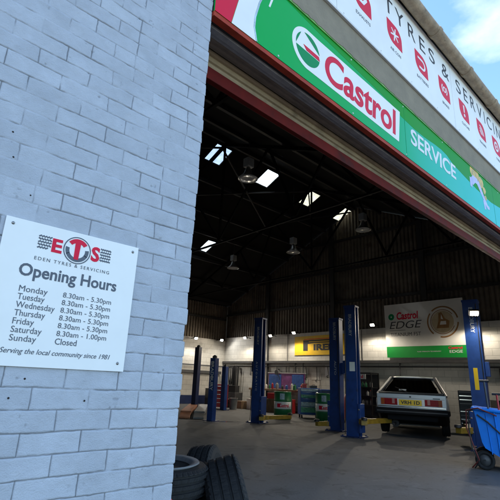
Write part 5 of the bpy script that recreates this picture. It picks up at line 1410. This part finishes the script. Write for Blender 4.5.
# red fire extinguisher between the two middle lift columns
fe = thing('fire_extinguisher', (13.6, 9.25, 0.004), 'red cylinder standing on the floor between the two lift columns', 'cylinder')
Z = Matrix.Translation((13.6, 9.25, 0.004))
w = MB(); w.lathe([(.12, 0), (.13, .02), (.13, .75), (.10, .86), (.04, .92), (.04, .98), (0, .98)], 20, 0, Z); w.build('body', M['red_tool'], fe)
w = MB(); w.box((13.6, 9.25, 1.01), (.10, .05, .05)); w.build('valve', M['black'], fe)
# puddle streak on the floor
pd = MB(); pts = []
for k in range(24):
    t = 2 * PI * k / 24; pts.append((8.75 + (0.62 + .06 * math.sin(3 * t)) * math.cos(t) * 0.94 , 10.30 + (0.16 + .03 * math.cos(5 * t)) * math.sin(t) - 0.5 * math.cos(t) * .3))
pd.prism(pts, 0.0045, 0.0062)
M['puddle'] = mat('wet_film', (0.30, 0.30, 0.29), 0.12, var=0.1)
tag(pd.build('floor_patch', M['puddle']), kind='structure')

# ------------------------------------------------------------------ world, sun, camera
SUN_EL, SUN_AZ = math.radians(50), math.radians(-38)     # azimuth measured from +Y towards +X
wd = bpy.data.worlds.new('World'); SC.world = wd; wd.use_nodes = True
nt = wd.node_tree; N = nt.nodes; L = nt.links
bg = N['Background']; bg.inputs['Strength'].default_value = 0.15
sk = N.new('ShaderNodeTexSky'); sk.sky_type = 'NISHITA'; sk.sun_disc = False
sk.sun_elevation = SUN_EL; sk.sun_rotation = SUN_AZ
sk.air_density = 1.0; sk.dust_density = 0.5; sk.ozone_density = 1.0
tc = N.new('ShaderNodeTexCoord')
mp = N.new('ShaderNodeMapping'); mp.inputs['Scale'].default_value = (1.0, 1.0, 1.9); mp.inputs['Location'].default_value = (3.1, 2.2, 0.3)
L.new(tc.outputs['Generated'], mp.inputs['Vector'])
n1 = N.new('ShaderNodeTexNoise'); n1.inputs['Scale'].default_value = 2.6; n1.inputs['Detail'].default_value = 9; n1.inputs['Roughness'].default_value = 0.55
L.new(mp.outputs['Vector'], n1.inputs['Vector'])
cr = N.new('ShaderNodeMapRange'); cr.inputs['From Min'].default_value = 0.48; cr.inputs['From Max'].default_value = 0.84; cr.inputs['To Max'].default_value = 0.7
L.new(n1.outputs['Fac'], cr.inputs['Value'])
mx = N.new('ShaderNodeMix'); mx.data_type = 'RGBA'
tn = N.new('ShaderNodeMix'); tn.data_type = 'RGBA'; tn.blend_type = 'MULTIPLY'; tn.inputs['Factor'].default_value = 1.0; tn.inputs[7].default_value = (0.80, 0.95, 1.0, 1)
L.new(sk.outputs['Color'], tn.inputs[6])
L.new(cr.outputs['Result'], mx.inputs['Factor']); L.new(tn.outputs[2], mx.inputs[6]); mx.inputs[7].default_value = (6.6, 6.6, 6.6, 1)
L.new(mx.outputs[2], bg.inputs['Color'])

sl = bpy.data.lights.new('sun', 'SUN'); sl.energy = 3.6; sl.angle = math.radians(0.53); sl.color = (1.0, 0.95, 0.87)
so = bpy.data.objects.new('sun', sl); COL.objects.link(so)
sd = Vector((math.sin(SUN_AZ) * math.cos(SUN_EL), math.cos(SUN_AZ) * math.cos(SUN_EL), math.sin(SUN_EL)))
so.rotation_euler = sd.to_track_quat('Z', 'Y').to_euler()
so.location = sd * 30

f_px, th, roll, az = 429.95, 0.297395, 0.0427284, 0.747779
hv = Vector((math.sin(az), math.cos(az), 0)); rv = Vector((math.cos(az), -math.sin(az), 0)); uv = Vector((0, 0, 1))
fw = hv * math.cos(th) + uv * math.sin(th); up = -hv * math.sin(th) + uv * math.cos(th)
r2 = rv * math.cos(roll) + up * math.sin(roll); u2 = -rv * math.sin(roll) + up * math.cos(roll)
cd = bpy.data.cameras.new('camera'); cd.sensor_width = 36; cd.lens = f_px / 500 * 36; cd.clip_start = 0.05; cd.clip_end = 2000
co = bpy.data.objects.new('camera', cd); COL.objects.link(co)
co.matrix_world = Matrix(((r2.x, u2.x, -fw.x, 0), (r2.y, u2.y, -fw.y, 0), (r2.z, u2.z, -fw.z, EYE), (0, 0, 0, 1)))
SC.camera = co

SC.view_settings.view_transform = 'Standard'; SC.view_settings.look = 'None'
SC.view_settings.exposure = 1.65; SC.view_settings.gamma = 1.0
SC.view_settings.use_curve_mapping = False
SC.render.engine = 'CYCLES'
cy = SC.cycles
cy.use_denoising = True
try: cy.denoiser = 'OPENIMAGEDENOISE'
except Exception: pass
cy.max_bounces = 8; cy.diffuse_bounces = 5; cy.glossy_bounces = 4; cy.transmission_bounces = 6; cy.transparent_max_bounces = 8
cy.sample_clamp_indirect = 6.0
cy.caustics_reflective = False; cy.caustics_refractive = False
